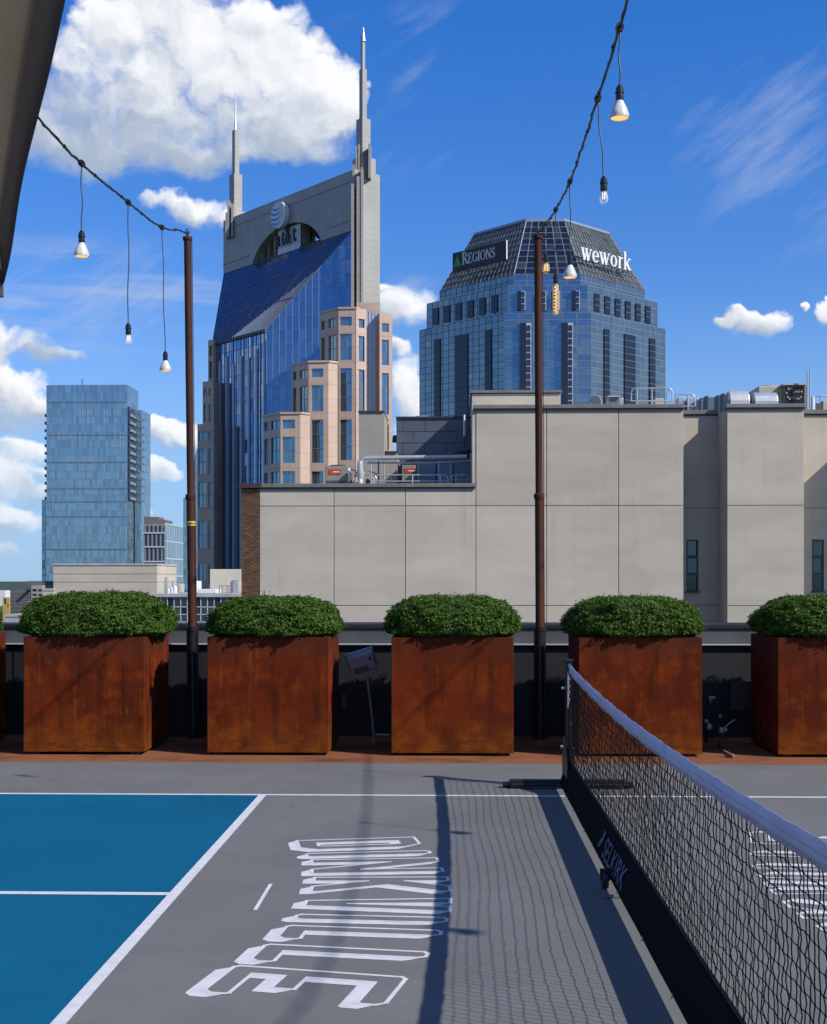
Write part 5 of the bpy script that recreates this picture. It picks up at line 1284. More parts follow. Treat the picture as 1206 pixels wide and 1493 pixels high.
    Y = NY+1.6; r = empty('vent_box', (X_(895, Y), Y, ZH), 'pale boxy vent with louvred face right of the dish', 'vent')
    q = MB(); q.span(X_(887, Y), X_(909, Y), Y, Y+.6, ZH, Z_(581, Y)); q.build('casing', MT['galv'], r, bevel=.02)
    q = MB(); q.span(X_(888.5, Y), X_(903, Y), Y-.01, Y-.001, ZH+.14, Z_(582.5, Y)); q.build('louvre', MT['bar_g'], r)
    q = MB(); q.span(X_(886, Y), X_(904, Y), Y-.1, Y+.5, Z_(580.5, Y), Z_(578.5, Y)); q.build('lid', MT['cream'], r)
    # pale boxes and blue duct run
    for (pa, pb, yt, Y, lab, m) in ((989, 999, 580.5, NY+4, 'tall pale box left behind the small guard rail', 'galv'), (1003, 1019, 581, NY+3.9, 'pale box right behind the small guard rail', 'galv'), (955, 968, 582, NY+4, 'low pale box behind the largest guard rail', 'cream')):
        q = MB(); q.span(X_(pa, Y), X_(pb, Y), Y, Y+1, ZR, Z_(yt, Y)); top(q, 'roof_box', MT[m], lab, 'roof box', bevel=.02)
    segs = [(1022, 1031, 581, NY+3.2), (1031.3, 1047, 580.5, NY+3.3), (1047.3, 1055, 577.5, NY+3.4)]
    r = empty('duct_run', (X_(1040, NY+3.3), NY+3.3, ZR), 'blue grey duct rising toward the silver hoods at the roof step', 'duct')
    for i, (pa, pb, yt, Y) in enumerate(segs):
        q = MB(); q.span(X_(pa, Y), X_(pb, Y), Y, Y+.9, ZR+.02, Z_(yt, Y)); q.build('duct_section', MT['duct'], r, bevel=.02)
        q = MB(); q.span(X_(pb, Y)-.05, X_(pb, Y)+.03, Y-.05, Y+.95, ZR+.02, Z_(yt, Y)+.05); q.build('flange', MT['bar_d'], r)
    # silver curved hoods
    def hood(pa, pb, yt, Y, label, mat):
        x0, x1 = X_(pa, Y), X_(pb, Y); z0, z1 = ZP+.12, Z_(yt, Y); h = z1-z0; dp = .7
        r = empty('exhaust_hood', ((x0+x1)/2, Y, z0), label, 'roof hood', 'curved hoods on the projecting bay')
        prof = [(0, 0), (0, h*.45), (.08, h*.75), (.22, h*.94), (.4, h), (dp, h), (dp, 0)]
        q = MB(); n = len(prof)
        vs = [(x0, Y+p[0], z0+p[1]) for p in prof] + [(x1, Y+p[0], z0+p[1]) for p in prof]
        fs = [tuple(range(n)), tuple(range(n, 2*n))] + [(i, (i+1) % n, n+(i+1) % n, n+i) for i in range(n)]
        q.add(vs, fs); q.build('hood', mat, r, bevel=.02)
        q = MB(); q.span(x0-.06, x1+.06, Y-.08, Y+dp+.05, z0-.06, z0); q.build('base_tray', MT['cream'], r)
        q = MB(); q.span(x0-.07, x0-.001, Y+.05, Y+dp, z0, z0+h*.85); q.build('end_flange', MT['bar_g'], r)
    hood(1065, 1093.5, 570, NY+1.0, 'left bulging silver exhaust hood', MT['chrome']); hood(1101, 1135, 572, NY+1.0, 'right smoother silver exhaust hood', MT['galv'])
    # packaged unit with open coil face
    Y = NY+2.6; x0, x1 = X_(1108, Y), X_(1142, Y)
    r = empty('rooftop_unit', (X_(1140, Y), Y, ZP), 'cream packaged air unit with an open dark coil end', 'air conditioner')
    q = MB(); q.span(x0, X_(1143, Y), Y+.2, Y+2, ZP, Z_(563.5, Y)); q.build('casing', MT['cream'], r, bevel=.03)
    q = MB(); q.span(X_(1143, Y)+.002, X_(1175, Y), Y-.3, Y+1.7, ZP, Z_(566, Y)); q.build('coil_section', MT['acu'], r, bevel=.02)
    q = MB(); q.span(X_(1144.5, Y-.32), X_(1173, Y-.32), Y-.32, Y-.302, ZP+.2, Z_(568, Y)); q.build('coil_face', MT['black'], r)
    q = MB(); q.span(X_(1141.5, Y-.4), X_(1176, Y-.4), Y-.4, Y+1.7, Z_(566, Y)+.001, Z_(563.8, Y)); q.build('lid', MT['cream'], r)
    rr = random.Random(9)
    for i in range(26):
        px = rr.uniform(1146, 1171); py = rr.choice([571, 575, 577, 584, 584, 585])+rr.uniform(-1, 1)
        q = MB(); q.box((X_(px, Y-.34), Y-.335, Z_(py, Y)), (.05, .02, .05)); q.build('coil_fitting', MT['cream'], r)
    q = MB(); q.lathe([(0, .12), (.35, .1), (.45, 0)], (X_(1122, Y+1), Y+1, Z_(563.5, Y)), 20); q.build('fan_cap', MT['acu'], r)
    # masts
    for px, yt, lab in ((1177.3, 543.5, 'left slim steel mast by the packaged unit'), (1180.8, 541.5, 'right slim steel mast by the packaged unit')):
        Y = NY+2.0; q = MB(); q.tube([(X_(px, Y), Y, ZR), (X_(px, Y), Y, Z_(yt, Y))], .022, 6); top(q, 'mast', MT['galv'], lab, 'mast', 'twin masts')
    q = MB(); Y = NY+2.1; q.tube([(X_(1185, Y), Y, ZR), (X_(1185, Y), Y, Z_(581, Y))], .07, 10); top(q, 'vent_pipe', MT['white'], 'short white vent pipe right of the twin masts', 'pipe')
    Y = NY+2.4; q = MB(); q.span(X_(1200, Y), X_(1212, Y), Y, Y+1, ZR, Z_(586, Y)); top(q, 'roof_box', MT['cream'], 'cream box at the right edge of the roof', 'roof box', bevel=.02)
    Y = NY+3.5
    q = MB(); q.span(X_(1016, Y), X_(1021.5, Y), Y, Y+.7, ZR, Z_(584, Y)); top(q, 'roof_box', MT['galv'], 'smallest grey box left of the blue grey duct', 'roof box', bevel=.02)
rooftop()

# ------------------------------------------------------------------ own roof deck and court
DX0, DX1, DY0, DYB, DYP = -14.0, 14.0, -9.0, 11.08, 13.25
def deck():
    q = MB(); q.span(DX0, DX1, DY0, 13.7, GZ, -0.02); b = top(q, 'roof_building', MT['concrete'], 'concrete building carrying the roof deck and the court', 'building', base=(0, 2, GZ))
    q = MB(); q.quad((DX0, DY0, 0), (DX1, DY0, 0), (DX1, DYB, 0), (DX0, DYB, 0)); court = q.build('court', MT['court']); court['kind'] = 'structure'
    q = MB(); q.quad((DX0, DYB, 0.006), (DX1, DYB, 0.006), (DX1, DYP, 0.006), (DX0, DYP, 0.006)); q.build('paving', MT['pave'])['kind'] = 'structure'
    q = MB(); q.span(DX0, DX1, DYB-.012, DYB, 0.0005, .008); e = q.build('paving_edge', M_('paving_edge', (.3, .13, .08), .8)); e['kind'] = 'structure'
    YS = 9.43   # outer edge of the far sideline
    kx0, kx1 = -1.366, -1.312
    yc = 6.40
    q = MB(); q.quad((-9.5, YS-6.1, .0007), (kx0, YS-6.1, .0007), (kx0, YS-.03, .0007), (-9.5, YS-.03, .0007)); z = q.build('blue_service_court', MT['blue'], court)
    def line(x0, x1, y0, y1, z=.0016): q = MB(); q.quad((x0, y0, z), (x1, y0, z), (x1, y1, z), (x0, y1, z)); return q.build('painted_line', MT['line'], court)
    line(-9.5, 9.5, YS-.05, YS)                      # far sideline
    line(kx0, kx1, YS-6.1, YS-.05)                   # kitchen line
    line(-9.5, kx0, yc-.028, yc+.028)                # centre line
    line(-9.5, 9.5, YS-6.15, YS-6.10)                # near sideline
    line(.82*2-kx1, .82*2-kx0, YS-6.1, YS-.05); line(.82*2-kx0, 9.5, yc-.028, yc+.028)
    q = MB(); q.quad((.82*2-kx0, YS-6.1, .0007), (9.5, YS-6.1, .0007), (9.5, YS-.03, .0007), (.82*2-kx0, YS-.03, .0007)); q.build('blue_service_court', MT['blue'], court)
    a, b = G(395, 1289), G(372, 1327); d = Vector((.009, 0, 0))
    q = MB(); q.quad(*[Vector((p.x, p.y, .0016)) for p in (b-d, b+d, a+d, a-d)]); q.build('painted_dash', MT['line'], court)
    # lettering
    H = .675; c = .035
    def GL(w): return {
     'D': ([(0,0),(w-.07,0),(w,.09),(w,H-.09),(w-.07,H),(0,H)], [[(.085,.11),(.085,H-.11),(w-.10,H-.11),(w-.085,H-.14),(w-.085,.14),(w-.10,.11)]]),
     'I': ([(0,.02),(0,H-.02),(.02,H),(w-.02,H),(w,H-.03),(w,.03),(w-.02,0),(.02,0)], []),
     'N': ([(0,0),(0,H),(.10,H),(w-.085,.26),(w-.085,H),(w,H),(w,0),(w-.10,0),(.085,H-.26),(.085,0)], []),
     'K': ([(0,0),(0,H),(.085,H),(.085,.46),(w-.11,H),(w,H),(w,H-.04),(.17,.37),(w,.04),(w,0),(w-.11,0),(.085,.27),(.085,0)], []),
     'V': ([(w/2-.05,0),(0,H),(.09,H),(w/2,.20),(w-.09,H),(w,H),(w/2+.05,0)], []),
     'L': ([(0,.02),(0,H-.02),(.02,H),(.065,H),(.085,H-.03),(.085,.10),(w-.01,.10),(w,.085),(w,.03),(w-.03,0),(.02,0)], []),
     'E': ([(0,.02),(0,H-.02),(.02,H),(w-.03,H),(w,H-.03),(w,H-.085),(w-.01,H-.10),(.085,H-.10),(.085,.315),(w*.70,.315),(w*.70,.225),(.085,.225),(.085,.10),(w-.01,.10),(w,.085),(w,.03),(w-.03,0),(.02,0)], []),
    }
    spec = [('D', 7.80, .27), ('I', 7.42, .085), ('N', 7.24, .34), ('K', 6.79, .31), ('V', 6.35, .25), ('I', 6.0, .085), ('L', 5.79, .21), ('L', 5.47, .24), ('E', 5.14, .34)]
    def basex(y): return -.697 - (.112 if y > 6.356 else .103)*(y-6.356)**2
    def word(flip):
        for li, (ch, y0, w) in enumerate(spec):
            outer, holes = GL(w)[ch]
            bx = basex(y0 - w/2) + .012; eps = .15*((y0-w/2)-6.35)
            def W(p, z, s=0.0):
                u, t_ = p[0]+s*.054, p[1]-s*.054
                x = bx + t_ + eps*(u-w/2); y = y0 - u + eps*(t_-H/2)
                if flip: x, y = 2*.77 - x, 2*6.41 - y
                return Vector((x, y, z))
            q = MB(); loops = [outer] + holes; zi = .0010
            for lp in loops:
                for i in range(len(lp)):
                    p, r = lp[i], lp[(i+1) % len(lp)]; zi += .00003
                    q.quad(W(p, zi), W(r, zi), W(r, zi, 1), W(p, zi, 1))
            # solid offset copy so the shadow has no holes in it
            flat = [p for l in loops for p in l]; tr = tessellate_polygon([[Vector((p[0], p[1], 0)) for p in l] for l in loops])
            q.add([W(p, .0007, 1) for p in flat], [tuple(t) for t in tr])
            o = q.build('painted_letter', MT['line'], court)
            q = MB(); q.add([W(p, .0018) for p in flat], [tuple(t) for t in tr]); q.build('letter_fill', MT['court'], o)
            q = MB(); e = .0085; zi = .0020
            for lp in loops:
                n = len(lp)
                for i in range(n):
                    p, r = Vector(lp[i]), Vector(lp[(i+1) % n]); d_ = (r-p).normalized(); nn = Vector((-d_.y, d_.x))*e; p = p - d_*e; r = r + d_*e; zi += .00001
                    q.quad(W(p+nn, zi), W(r+nn, zi), W(r-nn, zi), W(p-nn, zi))
            q.build('letter_outline', MT['line'], o)
    word(False); word(True)
    # parapet
    r = empty('parapet_wall', (0, 13.1, 0), 'low dark parapet wall with grey metal coping behind the planters', 'parapet')
    zc = Z_(940, 13.0, 600)
    q = MB(); q.span(DX0, DX1, 13.0, 13.055, 0, zc); q.build('wall', MT['parapet'], r)
    q = MB(); q.span(DX0, DX1, 12.955, 13.05, zc, zc+.010); q.build('cap_flashing', MT['flash'], r)
    zt = Z_(915.5, 13.06, 600)
    q = MB(); q.span(DX0, DX1, 13.06, 13.5, 0, zt); q.build('rear_curb', MT['coping'], r)
    q = MB(); q.span(DX0, DX1, 13.04, 13.62, zt+.001, zt+.035); q.build('roof_shadow_strip', MT['parapet'], r)  # dark strip painted in for the shadow on the lower roof beyond
    for i in range(10):
        x = -13 + 2.9*i; q = MB(); q.span(x-.006, x+.006, 12.992, 12.999, 0.01, zc-.01); q.build('panel_joint', MT['black'], r)
    return court
COURT = deck()

# ------------------------------------------------------------------ planters and hedges
PL = [(-4.72, 'far left planter, only its right edge in view', 'hedge clump cut off by the left edge of the photo'),
      (-3.165, 'rusty cube planter with bright lit right side, left of the left pole', 'broad domed hedge in the planter left of the left pole'),
      (-1.58, 'rusty cube planter between the left pole and the floodlight', 'domed hedge in the planter between the left pole and the floodlight'),
      (.015, 'rusty cube planter in the middle, just left of the right pole', 'domed hedge in the middle planter just left of the right pole'),
      (1.63, 'rusty cube planter behind the end of the net', 'domed hedge in the planter behind the end of the net'),
      (3.34, 'rusty cube planter at the right edge of the photo', 'hedge at the right edge above the last planter')]
def planters():
    for k, m in enumerate((None, 121.4, 390.5, 659.6, 933.9, None)):
        if m: PL[k] = (X_(m, 11.5),) + PL[k][1:]
    PL[0] = (PL[1][0]-1.555,) + PL[0][1:]; PL[5] = (X_(1134.5, 11.5)+.525,) + PL[5][1:]
    import numpy as np
    y0, y1, w, zt = 11.5, 12.55, 1.05, 1.02
    def mkplanter():
        r = empty('planter', (0, y0+.5, 0))
        q = MB(); h = w/2; t = .012
        z0 = .03
        vs = []; 
        outer = [(-h, y0), (h, y0), (h, y1), (-h, y1)]; inner = [(-h+t, y0+t), (h-t, y0+t), (h-t, y1-t), (-h+t, y1-t)]
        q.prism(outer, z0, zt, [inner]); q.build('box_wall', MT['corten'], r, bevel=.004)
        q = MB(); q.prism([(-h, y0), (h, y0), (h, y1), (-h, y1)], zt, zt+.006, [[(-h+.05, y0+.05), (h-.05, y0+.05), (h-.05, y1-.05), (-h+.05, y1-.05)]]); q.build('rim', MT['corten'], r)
        q = MB(); q.span(-h+t, h-t, y0+t, y1-t, .05, zt-.04); q.build('soil', MT['soil'], r)
        for sx in (-1, 1):
            for yy in (y0+.05, y1-.13):
                q = MB(); q.span(sx*(h-.09)-.04, sx*(h-.09)+.04, yy, yy+.08, 0.006, z0); q.build('foot', MT['black'], r)
        return r
    def foliage(seed, H):
        rg = np.random.default_rng(seed); n = 64000
        A, B = (.665 if seed == 1 else .595), .60
        # direction sample on the superellipsoid dome
        th = rg.uniform(0, 2*np.pi, n); ph = np.arccos(rg.uniform(-0.32, 1, n))
        e = 0.72
        cp, sp = np.cos(ph), np.sin(ph)
        fx = np.sign(np.cos(th))*np.abs(np.cos(th))**e; fy = np.sign(np.sin(th))*np.abs(np.sin(th))**e
        rad = np.abs(sp)**0.62
        z = np.where(cp > 0, cp**0.85, cp*0.9)
        lump = 1 + .035*np.sin(th*5+seed)*np.sin(ph*6) + .03*np.sin(th*11+seed*2)*np.cos(ph*9) + .02*np.sin(th*23+ph*17)
        dep = 1 - np.abs(rg.normal(0, .055, n)); dep += (rg.random(n) < .02)*rg.uniform(.0, .06, n)
        # tufts: little shoots stand out of the clipped surface, with gaps between them
        K = 900; kth = rg.uniform(0, 2*np.pi, K); kph = np.arccos(rg.uniform(-.32, 1, K))
        kd = np.stack([np.sin(kph)*np.cos(kth), np.sin(kph)*np.sin(kth), np.cos(kph)], 1); dd = np.stack([sp*np.cos(th), sp*np.sin(th), cp], 1)
        best = np.zeros(n, int); bd = np.full(n, -9.0)
        for a in range(0, K, 100):
            c_ = dd @ kd[a:a+100].T; m_ = c_.max(1); w_ = c_.argmax(1)+a; u_ = m_ > bd; bd[u_] = m_[u_]; best[u_] = w_[u_]
        near = np.clip(1-np.arccos(np.clip(bd, -1, 1))/.075, -1, 1); amp = rg.uniform(.0, 1, K)[best]
        dep += .050*near*(.4+amp) - .012 + (amp > .985)*np.clip(near, 0, 1)*.07
        X = A*fx*rad*lump*dep; Yv = B*fy*rad*lump*dep; Zc = .10 + (H-.10)*z*np.where(z > 0, lump, 1)*dep
        Zc = np.where(z < 0, .10 + .16*z, Zc)
        edge = np.where(z < 0, 1+.6*z, 1); X *= edge; Yv *= edge
        P_ = np.stack([X, Yv, Zc], 1)
        nrm = np.stack([X/A**2, Yv/B**2, (Zc-.10)/(H)**2*1.0], 1); nrm /= np.linalg.norm(nrm, axis=1, keepdims=True)+1e-9
        nrm = nrm*.8 + rg.normal(0, .62, (n, 3)) + np.array([0, 0, .25]); nrm /= np.linalg.norm(nrm, axis=1, keepdims=True)
        tg = np.cross(nrm, rg.normal(0, 1, (n, 3))); tg /= np.linalg.norm(tg, axis=1, keepdims=True); bt = np.cross(nrm, tg)
        L = rg.uniform(.0075, .0135, n)[:, None]; W = L*.55
        v = np.stack([P_-tg*L, P_+bt*W+nrm*.002, P_+tg*L, P_-bt*W+nrm*.002], 1).reshape(-1, 3)
        me = bpy.data.meshes.new('foliage'); f = np.arange(n*4).reshape(-1, 4)
        me.vertices.add(n*4); me.vertices.foreach_set('co', v.ravel().astype(np.float32))
        me.loops.add(n*4); me.loops.foreach_set('vertex_index', f.ravel().astype(np.int32))
        me.polygons.add(n); me.polygons.foreach_set('loop_start', (np.arange(n)*4).astype(np.int32)); me.polygons.foreach_set('loop_total', np.full(n, 4, np.int32))
        me.update(calc_edges=True); me.validate(); me.materials.append(MT['leaf'])
        return me
    mes = [foliage(1, .44), foliage(2, .40), foliage(3, .41)]
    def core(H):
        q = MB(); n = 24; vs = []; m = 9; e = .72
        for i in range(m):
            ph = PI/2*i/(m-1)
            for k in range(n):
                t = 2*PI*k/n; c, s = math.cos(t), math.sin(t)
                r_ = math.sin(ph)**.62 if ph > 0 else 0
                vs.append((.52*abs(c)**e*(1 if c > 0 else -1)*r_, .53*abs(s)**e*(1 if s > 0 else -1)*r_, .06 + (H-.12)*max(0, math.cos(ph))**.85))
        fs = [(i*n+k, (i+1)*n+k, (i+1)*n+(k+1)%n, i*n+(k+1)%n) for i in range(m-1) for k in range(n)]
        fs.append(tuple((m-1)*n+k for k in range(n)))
        me = bpy.data.meshes.new('dark_core'); me.from_pydata(vs, [], fs); me.materials.append(MT['core']); me.shade_smooth(); return me  # solid dark dome filling the hedge behind the leaves
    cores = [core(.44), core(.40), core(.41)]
    base = mkplanter(); first = True
    for i, (cx, lp, lh) in enumerate(PL):
        o = base if first else copy_tree(base); first = False
        o.location = (cx, y0+.5, 0); tag(o, ('weathering steel ' + lp) if 'rusty' not in lp else lp, 'planter', 'weathering steel planters in a row')
        if i == 1: o.rotation_euler.z = math.radians(.5)
        k = [1, 0, 1, 2, 1, 2][i]
        h = empty('boxwood_hedge', (cx, (y0+y1)/2, zt-.05), lh, 'shrub', 'boxwood hedges in the planters', rz=[0, 0, PI, 0, PI/2, PI][i])
        a = bpy.data.objects.new('foliage', mes[k]); link(a, h); a['kind'] = 'stuff'; b = bpy.data.objects.new('dark_core', cores[k]); link(b, h)
        for j in range(10):
            rr = random.Random(i*20+j); t = rr.uniform(0, 2*PI); rx = rr.uniform(.05, .5)
            p = Vector((cx + rx*math.cos(t), (y0+y1)/2+rx*math.sin(t), zt+[.36, .32, .33][(k+2) % 3]*(1-(rx/.65)**3) - .02))
            q = MB(); top_ = p + Vector((rr.uniform(-.02, .02), rr.uniform(-.02, .02), rr.uniform(.03, .075))); q.tube([p - Vector((0,0,.06)), top_], .0015, 4)
            for s in range(7):
                c_ = (p-Vector((0,0,.01))).lerp(top_, s/6); a_ = rr.uniform(0, 6.3); d_ = Vector((math.cos(a_), math.sin(a_), .7))*.014; e_ = Vector((-math.sin(a_), math.cos(a_), 0))*.006
                q.quad(c_, c_+d_*.5+e_, c_+d_, c_+d_*.5-e_)
            q.build('sprig', MT['leaf'], h, recalc=False)
planters()

# ------------------------------------------------------------------ poles, cables and pendant lights
POLES = [(-2.47, 12.78, 'left'), (.865, 12.78, 'right'), (4.22, 12.78, 'far right')]
def pole(i):
    x, y, nm = POLES[i]
    pxb, pxt = [(282.5, 273.5), (788, 784.2), (1298, 1296)][i]
    yt = [348, 346, 346][i]
    B = Vector((X_(pxb, y), y, 0)); T = P(pxt, yt, y)
    lab = ['leaning rusty steel pole with yellow tape, left of the two visible poles', 'rusty steel pole in front of the stepped tower, right of the two visible poles', 'rusty steel pole just outside the right edge of the photo'][i]
    r = empty('light_pole', (B.x, B.y, 0.006), lab, 'pole', 'rusty poles carrying the light cables')
    at = lambda f: B.lerp(T, f)
    fsl = Z_(917, y)/T.z; fj = Z_(724, y)/T.z
    q = MB(); q.tube([at(fsl-.005), at(fj)], .041, 20); q.build('lower_shaft', MT['rust'], r, smooth=True)
    q = MB(); q.tube([at(fj), at(.999)], .035, 20); q.build('upper_shaft', MT['rust'], r, smooth=True)
    q = MB(); q.tube([at(fj-.006), at(fj-.002), at(fj+.004), at(fj+.006)], [.045, .051, .051, .04], 20); q.build('coupling', MT['rust'], r, smooth=True)
    q = MB(); q.tube([at(0), at(fsl)], .058, 20); q.build('base_sleeve', MT['black'], r, smooth=True)
    q = MB(); q.tube([at(fsl-.004), at(fsl+.004)], .064, 20); q.build('collar', MT['black'], r)
    q = MB(); q.tube([at(.997), at(1.003)], .046, 20); q.build('cap', MT['rust'], r)
    q = MB(); q.tube([at(.999), T + Vector((0, 0, .07))], .012, 8); q.tube([T + Vector((.02*math.cos(t), 0, .07+.02*math.sin(t))) for t in [k*.7 for k in range(10)]], .005, 6); q.build('eye_bolt', MT['black'], r)
    if i == 0:
        f = Z_(763, y)/T.z
        q = MB(); q.tube([at(f-.0045), at(f-.0015)], .0465, 20); q.tube([at(f+.0005), at(f+.0045)], .0468, 20); q.build('yellow_tape', MT['yellow'], r)
        q = MB(); q.tube([at(f-.0015), at(f+.0005)], .0467, 20); q.tube([at(f-.003)+Vector((0,-.047,0)), at(f+.002)+Vector((.01,-.047,0))], .004, 5); q.build('tape_print', MT['black'], r)
    # tie wire down the shaft
    q = MB(); pts = [at(fsl+(1-fsl)*k/20)+Vector((.044*math.cos(.2*math.sin(k))*(1), -.01, 0)) for k in range(21)]; q.tube(pts, .004, 5); q.build('tie_wire', MT['rust'], r)
    return T + Vector((0, 0, .04))
tops = [pole(i) for i in range(3)]
def zc(x, y0, zt):      # sagging height along the cable
    pass
CAB = {0: [(12.78, None), (11.5, 4.57), (10.16, 4.405), (8.84, 4.29), (8.12, 4.27), (6.5, 4.30), (4.5, 4.5), (2.5, 4.85), (0.5, 5.3)],
       1: [(12.78, None), (11.8, 4.665), (10.98, 4.55), (9.87, 4.45), (8.9, 4.405), (8.0, 4.385), (6.96, 4.375), (5.5, 4.42), (3.5, 4.62), (1.0, 5.1)],
       2: [(12.78, None), (11.0, 4.70), (9.0, 4.54), (7.08, 4.42), (5.0, 4.33), (2.86, 4.31), (1.5, 4.42), (0.0, 4.65)]}
def cable_pt(i, y):
    pts = CAB[i]; T = tops[i]
    ys = [p[0] for p in pts]; zs = [T.z if p[1] is None else p[1] for p in pts]
    for k in range(len(ys)-1):
        if ys[k] >= y >= ys[k+1]:
            f = (ys[k]-y)/(ys[k]-ys[k+1])
            # Catmull-Rom
            z0 = zs[max(k-1, 0)]; z1 = zs[k]; z2 = zs[k+1]; z3 = zs[min(k+2, len(zs)-1)]
            z = .5*((2*z1)+(-z0+z2)*f+(2*z0-5*z1+4*z2-z3)*f*f+(-z0+3*z1-3*z2+z3)*f**3)
            return Vector((POLES[i][0] + (T.x-POLES[i][0])*max(0, 1-(ys[0]-y)/3), y, z))
    return Vector((T.x, y, zs[-1]))
for i in range(3):
    rr = random.Random(50+i); ends = CAB[i][-1][0]
    n = 150; main = []; tw = []
    for k in range(n+1):
        y = 12.78 + (ends-12.78)*k/n; p = cable_pt(i, y); w = Vector((rr.gauss(0, .0018), 0, rr.gauss(0, .0018)))
        main.append(p + w); a = k*1.15; tw.append(p + w + Vector((.007*math.cos(a), 0, .007*math.sin(a))))
    r = empty('festoon_cable', tuple(main[0]), ['black twisted cable sagging from the left pole toward the umbrella', 'black twisted cable sagging from the right pole up out of the top of the photo', 'black twisted cable from the pole outside the right edge'][i], 'cable', 'cables strung from the poles')
    q = MB(); q.tube(main, .0078, 6); q.build('power_cable', MT['cord'], r)
    q = MB(); q.tube(tw, .0045, 5); q.build('support_wire', MT['cord'], r)
    q = MB()
    for k in range(8, n, 9): q.tube([main[k]-Vector((0,.01,0)), main[k]+Vector((0,.01,0))], .0125, 6)
    q.build('cable_ties', MT['cord'], r)
def pendant(i, y, drop, kind, label, shift=0):
    A = cable_pt(i, y)
    bot = A.z - drop    # where the lamp ends
    r = empty('pendant_light', (A.x, A.y, bot), label, 'pendant light', 'pendant lights hanging from the cables')
    L = {'shade': .163, 'bulb': .155, 'tube': .34, 'fat': .17}[kind]
    zs = bot + L
    rr = random.Random(int(y*100)); pts = []
    for k in range(13):
        f = k/12; pts.append((A.x + shift*f + .006*math.sin(f*9+y)*(1-f)*f*4, A.y, A.z + (zs-A.z)*f))
    x, yy = pts[-1][0], pts[-1][1]
    q = MB(); q.tube(pts, .0042, 6); q.build('drop_cord', MT['cord'], r)
    q = MB(); q.tube([A + Vector((0, -.02, 0)), A + Vector((0, .02, 0))], .022, 8); q.build('cable_clip', MT['cord'], r)
    q = MB(); q.lathe([(0, .012), (.010, .010), (.014, 0), (.020, -.004), (.020, -.02), (.0235, -.024), (.0235, -.034), (.020, -.038), (.0215, -.07), (.018, -.078), (0, -.078)], (x, yy, zs), 18); q.build('lamp_socket', MT['blackp'], r, smooth=True)
    if kind == 'shade':
        z = zs-.07
        q = MB(); q.lathe([(.0195, 0), (.022, -0.0091), (.029, -0.0228), (.039, -0.0441), (.0475, -0.0654), (.0495, -0.0737), (.0495, -0.0912), (.046, -0.0927), (.046, -0.0760), (.044, -0.0699), (.034, -0.0441), (.02, -0.0228)], (x, yy, z), 28); q.build('lamp_shade', MT['ceramic'], r, smooth=True)
        q = MB(); q.lathe([(.0458, -0.0897), (.0458, -0.0775), (.040, -0.0646), (.020, -0.0380), (0, -.034)], (x, yy, z), 24); q.build('lamp_reflector', MT['lampin'], r, smooth=True)
    elif kind == 'bulb':
        z = zs-.074
        q = MB(); q.lathe([(.014, 0), (.020, -.018), (.027, -.042), (.026, -.060), (.016, -.076), (0, -.081)], (x, yy, z), 18); q.build('bulb', BULB, r, smooth=True)
        q = MB(); q.tube([(x-.006, yy, z-.01), (x-.006, yy, z-.05), (x+.006, yy, z-.05), (x+.006, yy, z-.01)], .0022, 5); q.build('filament', MT['fil'], r)
    elif kind == 'fat':
        z = zs-.074
        q = MB(); q.lathe([(.016, 0), (.030, -.02), (.034, -.05), (.032, -.08), (.018, -.094), (0, -.097)], (x, yy, z), 18); q.build('bulb', BULBA, r, smooth=True)
        for s in (-1, 0, 1):
            q = MB(); q.tube([(x+s*.012, yy, z-.015), (x+s*.014, yy, z-.075)], .0022, 5); q.build('filament', MT['fil'], r)
    else:
        z = zs-.074
        q = MB(); q.lathe([(.014, 0), (.024, -.02), (.026, -.06), (.026, -.22), (.018, -.26), (0, -.268)], (x, yy, z), 18); q.build('bulb', BULBA, r, smooth=True)
        pts = [(x+.012*math.cos(t*1.3), yy+.012*math.sin(t*1.3), z-.02-.225*t/40) for t in range(41)]
        q = MB(); q.tube(pts, .0022, 5); q.build('filament', MT['fil'], r)
def clear_glass(name, tint, op):
    m = bpy.data.materials.new(name); m.use_nodes = True; t = NT(m.node_tree)
    b = t.n['Principled BSDF']; b.inputs['Base Color'].default_value = (*tint, 1); b.inputs['Roughness'].default_value = .04
    tr = t.new('ShaderNodeBsdfTransparent'); tr.inputs[0].default_value = (*[0.6+.4*c for c in tint], 1)
    lw = t.new('ShaderNodeLayerWeight'); lw.inputs[0].default_value = .35
    mx = t.new('ShaderNodeMixShader'); t.link(t.m('MULTIPLY_ADD', lw.outputs['Facing'], 0.6, op, clamp=True), mx.inputs[0])
    t.link(tr.outputs[0], mx.inputs[1]); t.link(b.outputs[0], mx.inputs[2]); t.link(mx.outputs[0], t.n['Material Output'].inputs[0])
    return m
BULB = clear_glass('clear_bulb_glass', (.9, .9, .9), .12); BULBA = clear_glass('amber_bulb_glass', (.85, .6, .3), .18)
pendant(0, 8.84, (373-236)/F*8.84, 'shade', 'white cone lamp nearest the umbrella on the left cable')
pendant(0, 10.16, (502-293)/F*10.16, 'bulb', 'small clear bulb hanging lowest in the middle of the left cable')
pendant(0, 11.5, (541-330)/F*11.5, 'shade', 'small white cone lamp beside the left pole, lowest on the left cable', .03)
pendant(0, 7.4, .75, 'bulb', 'clear bulb on the left cable hidden behind the umbrella')
pendant(1, 6.96, (178-46)/F*6.96, 'shade', 'largest white cone lamp, highest on the right cable')
pendant(1, 8.0, (299-145)/F*8.0, 'bulb', 'clear bulb hanging between the two cone lamps of the right cable', .035)
pendant(1, 9.87, (404-264)/F*9.87, 'shade', 'white cone lamp in front of the stepped tower, beside the right pole')
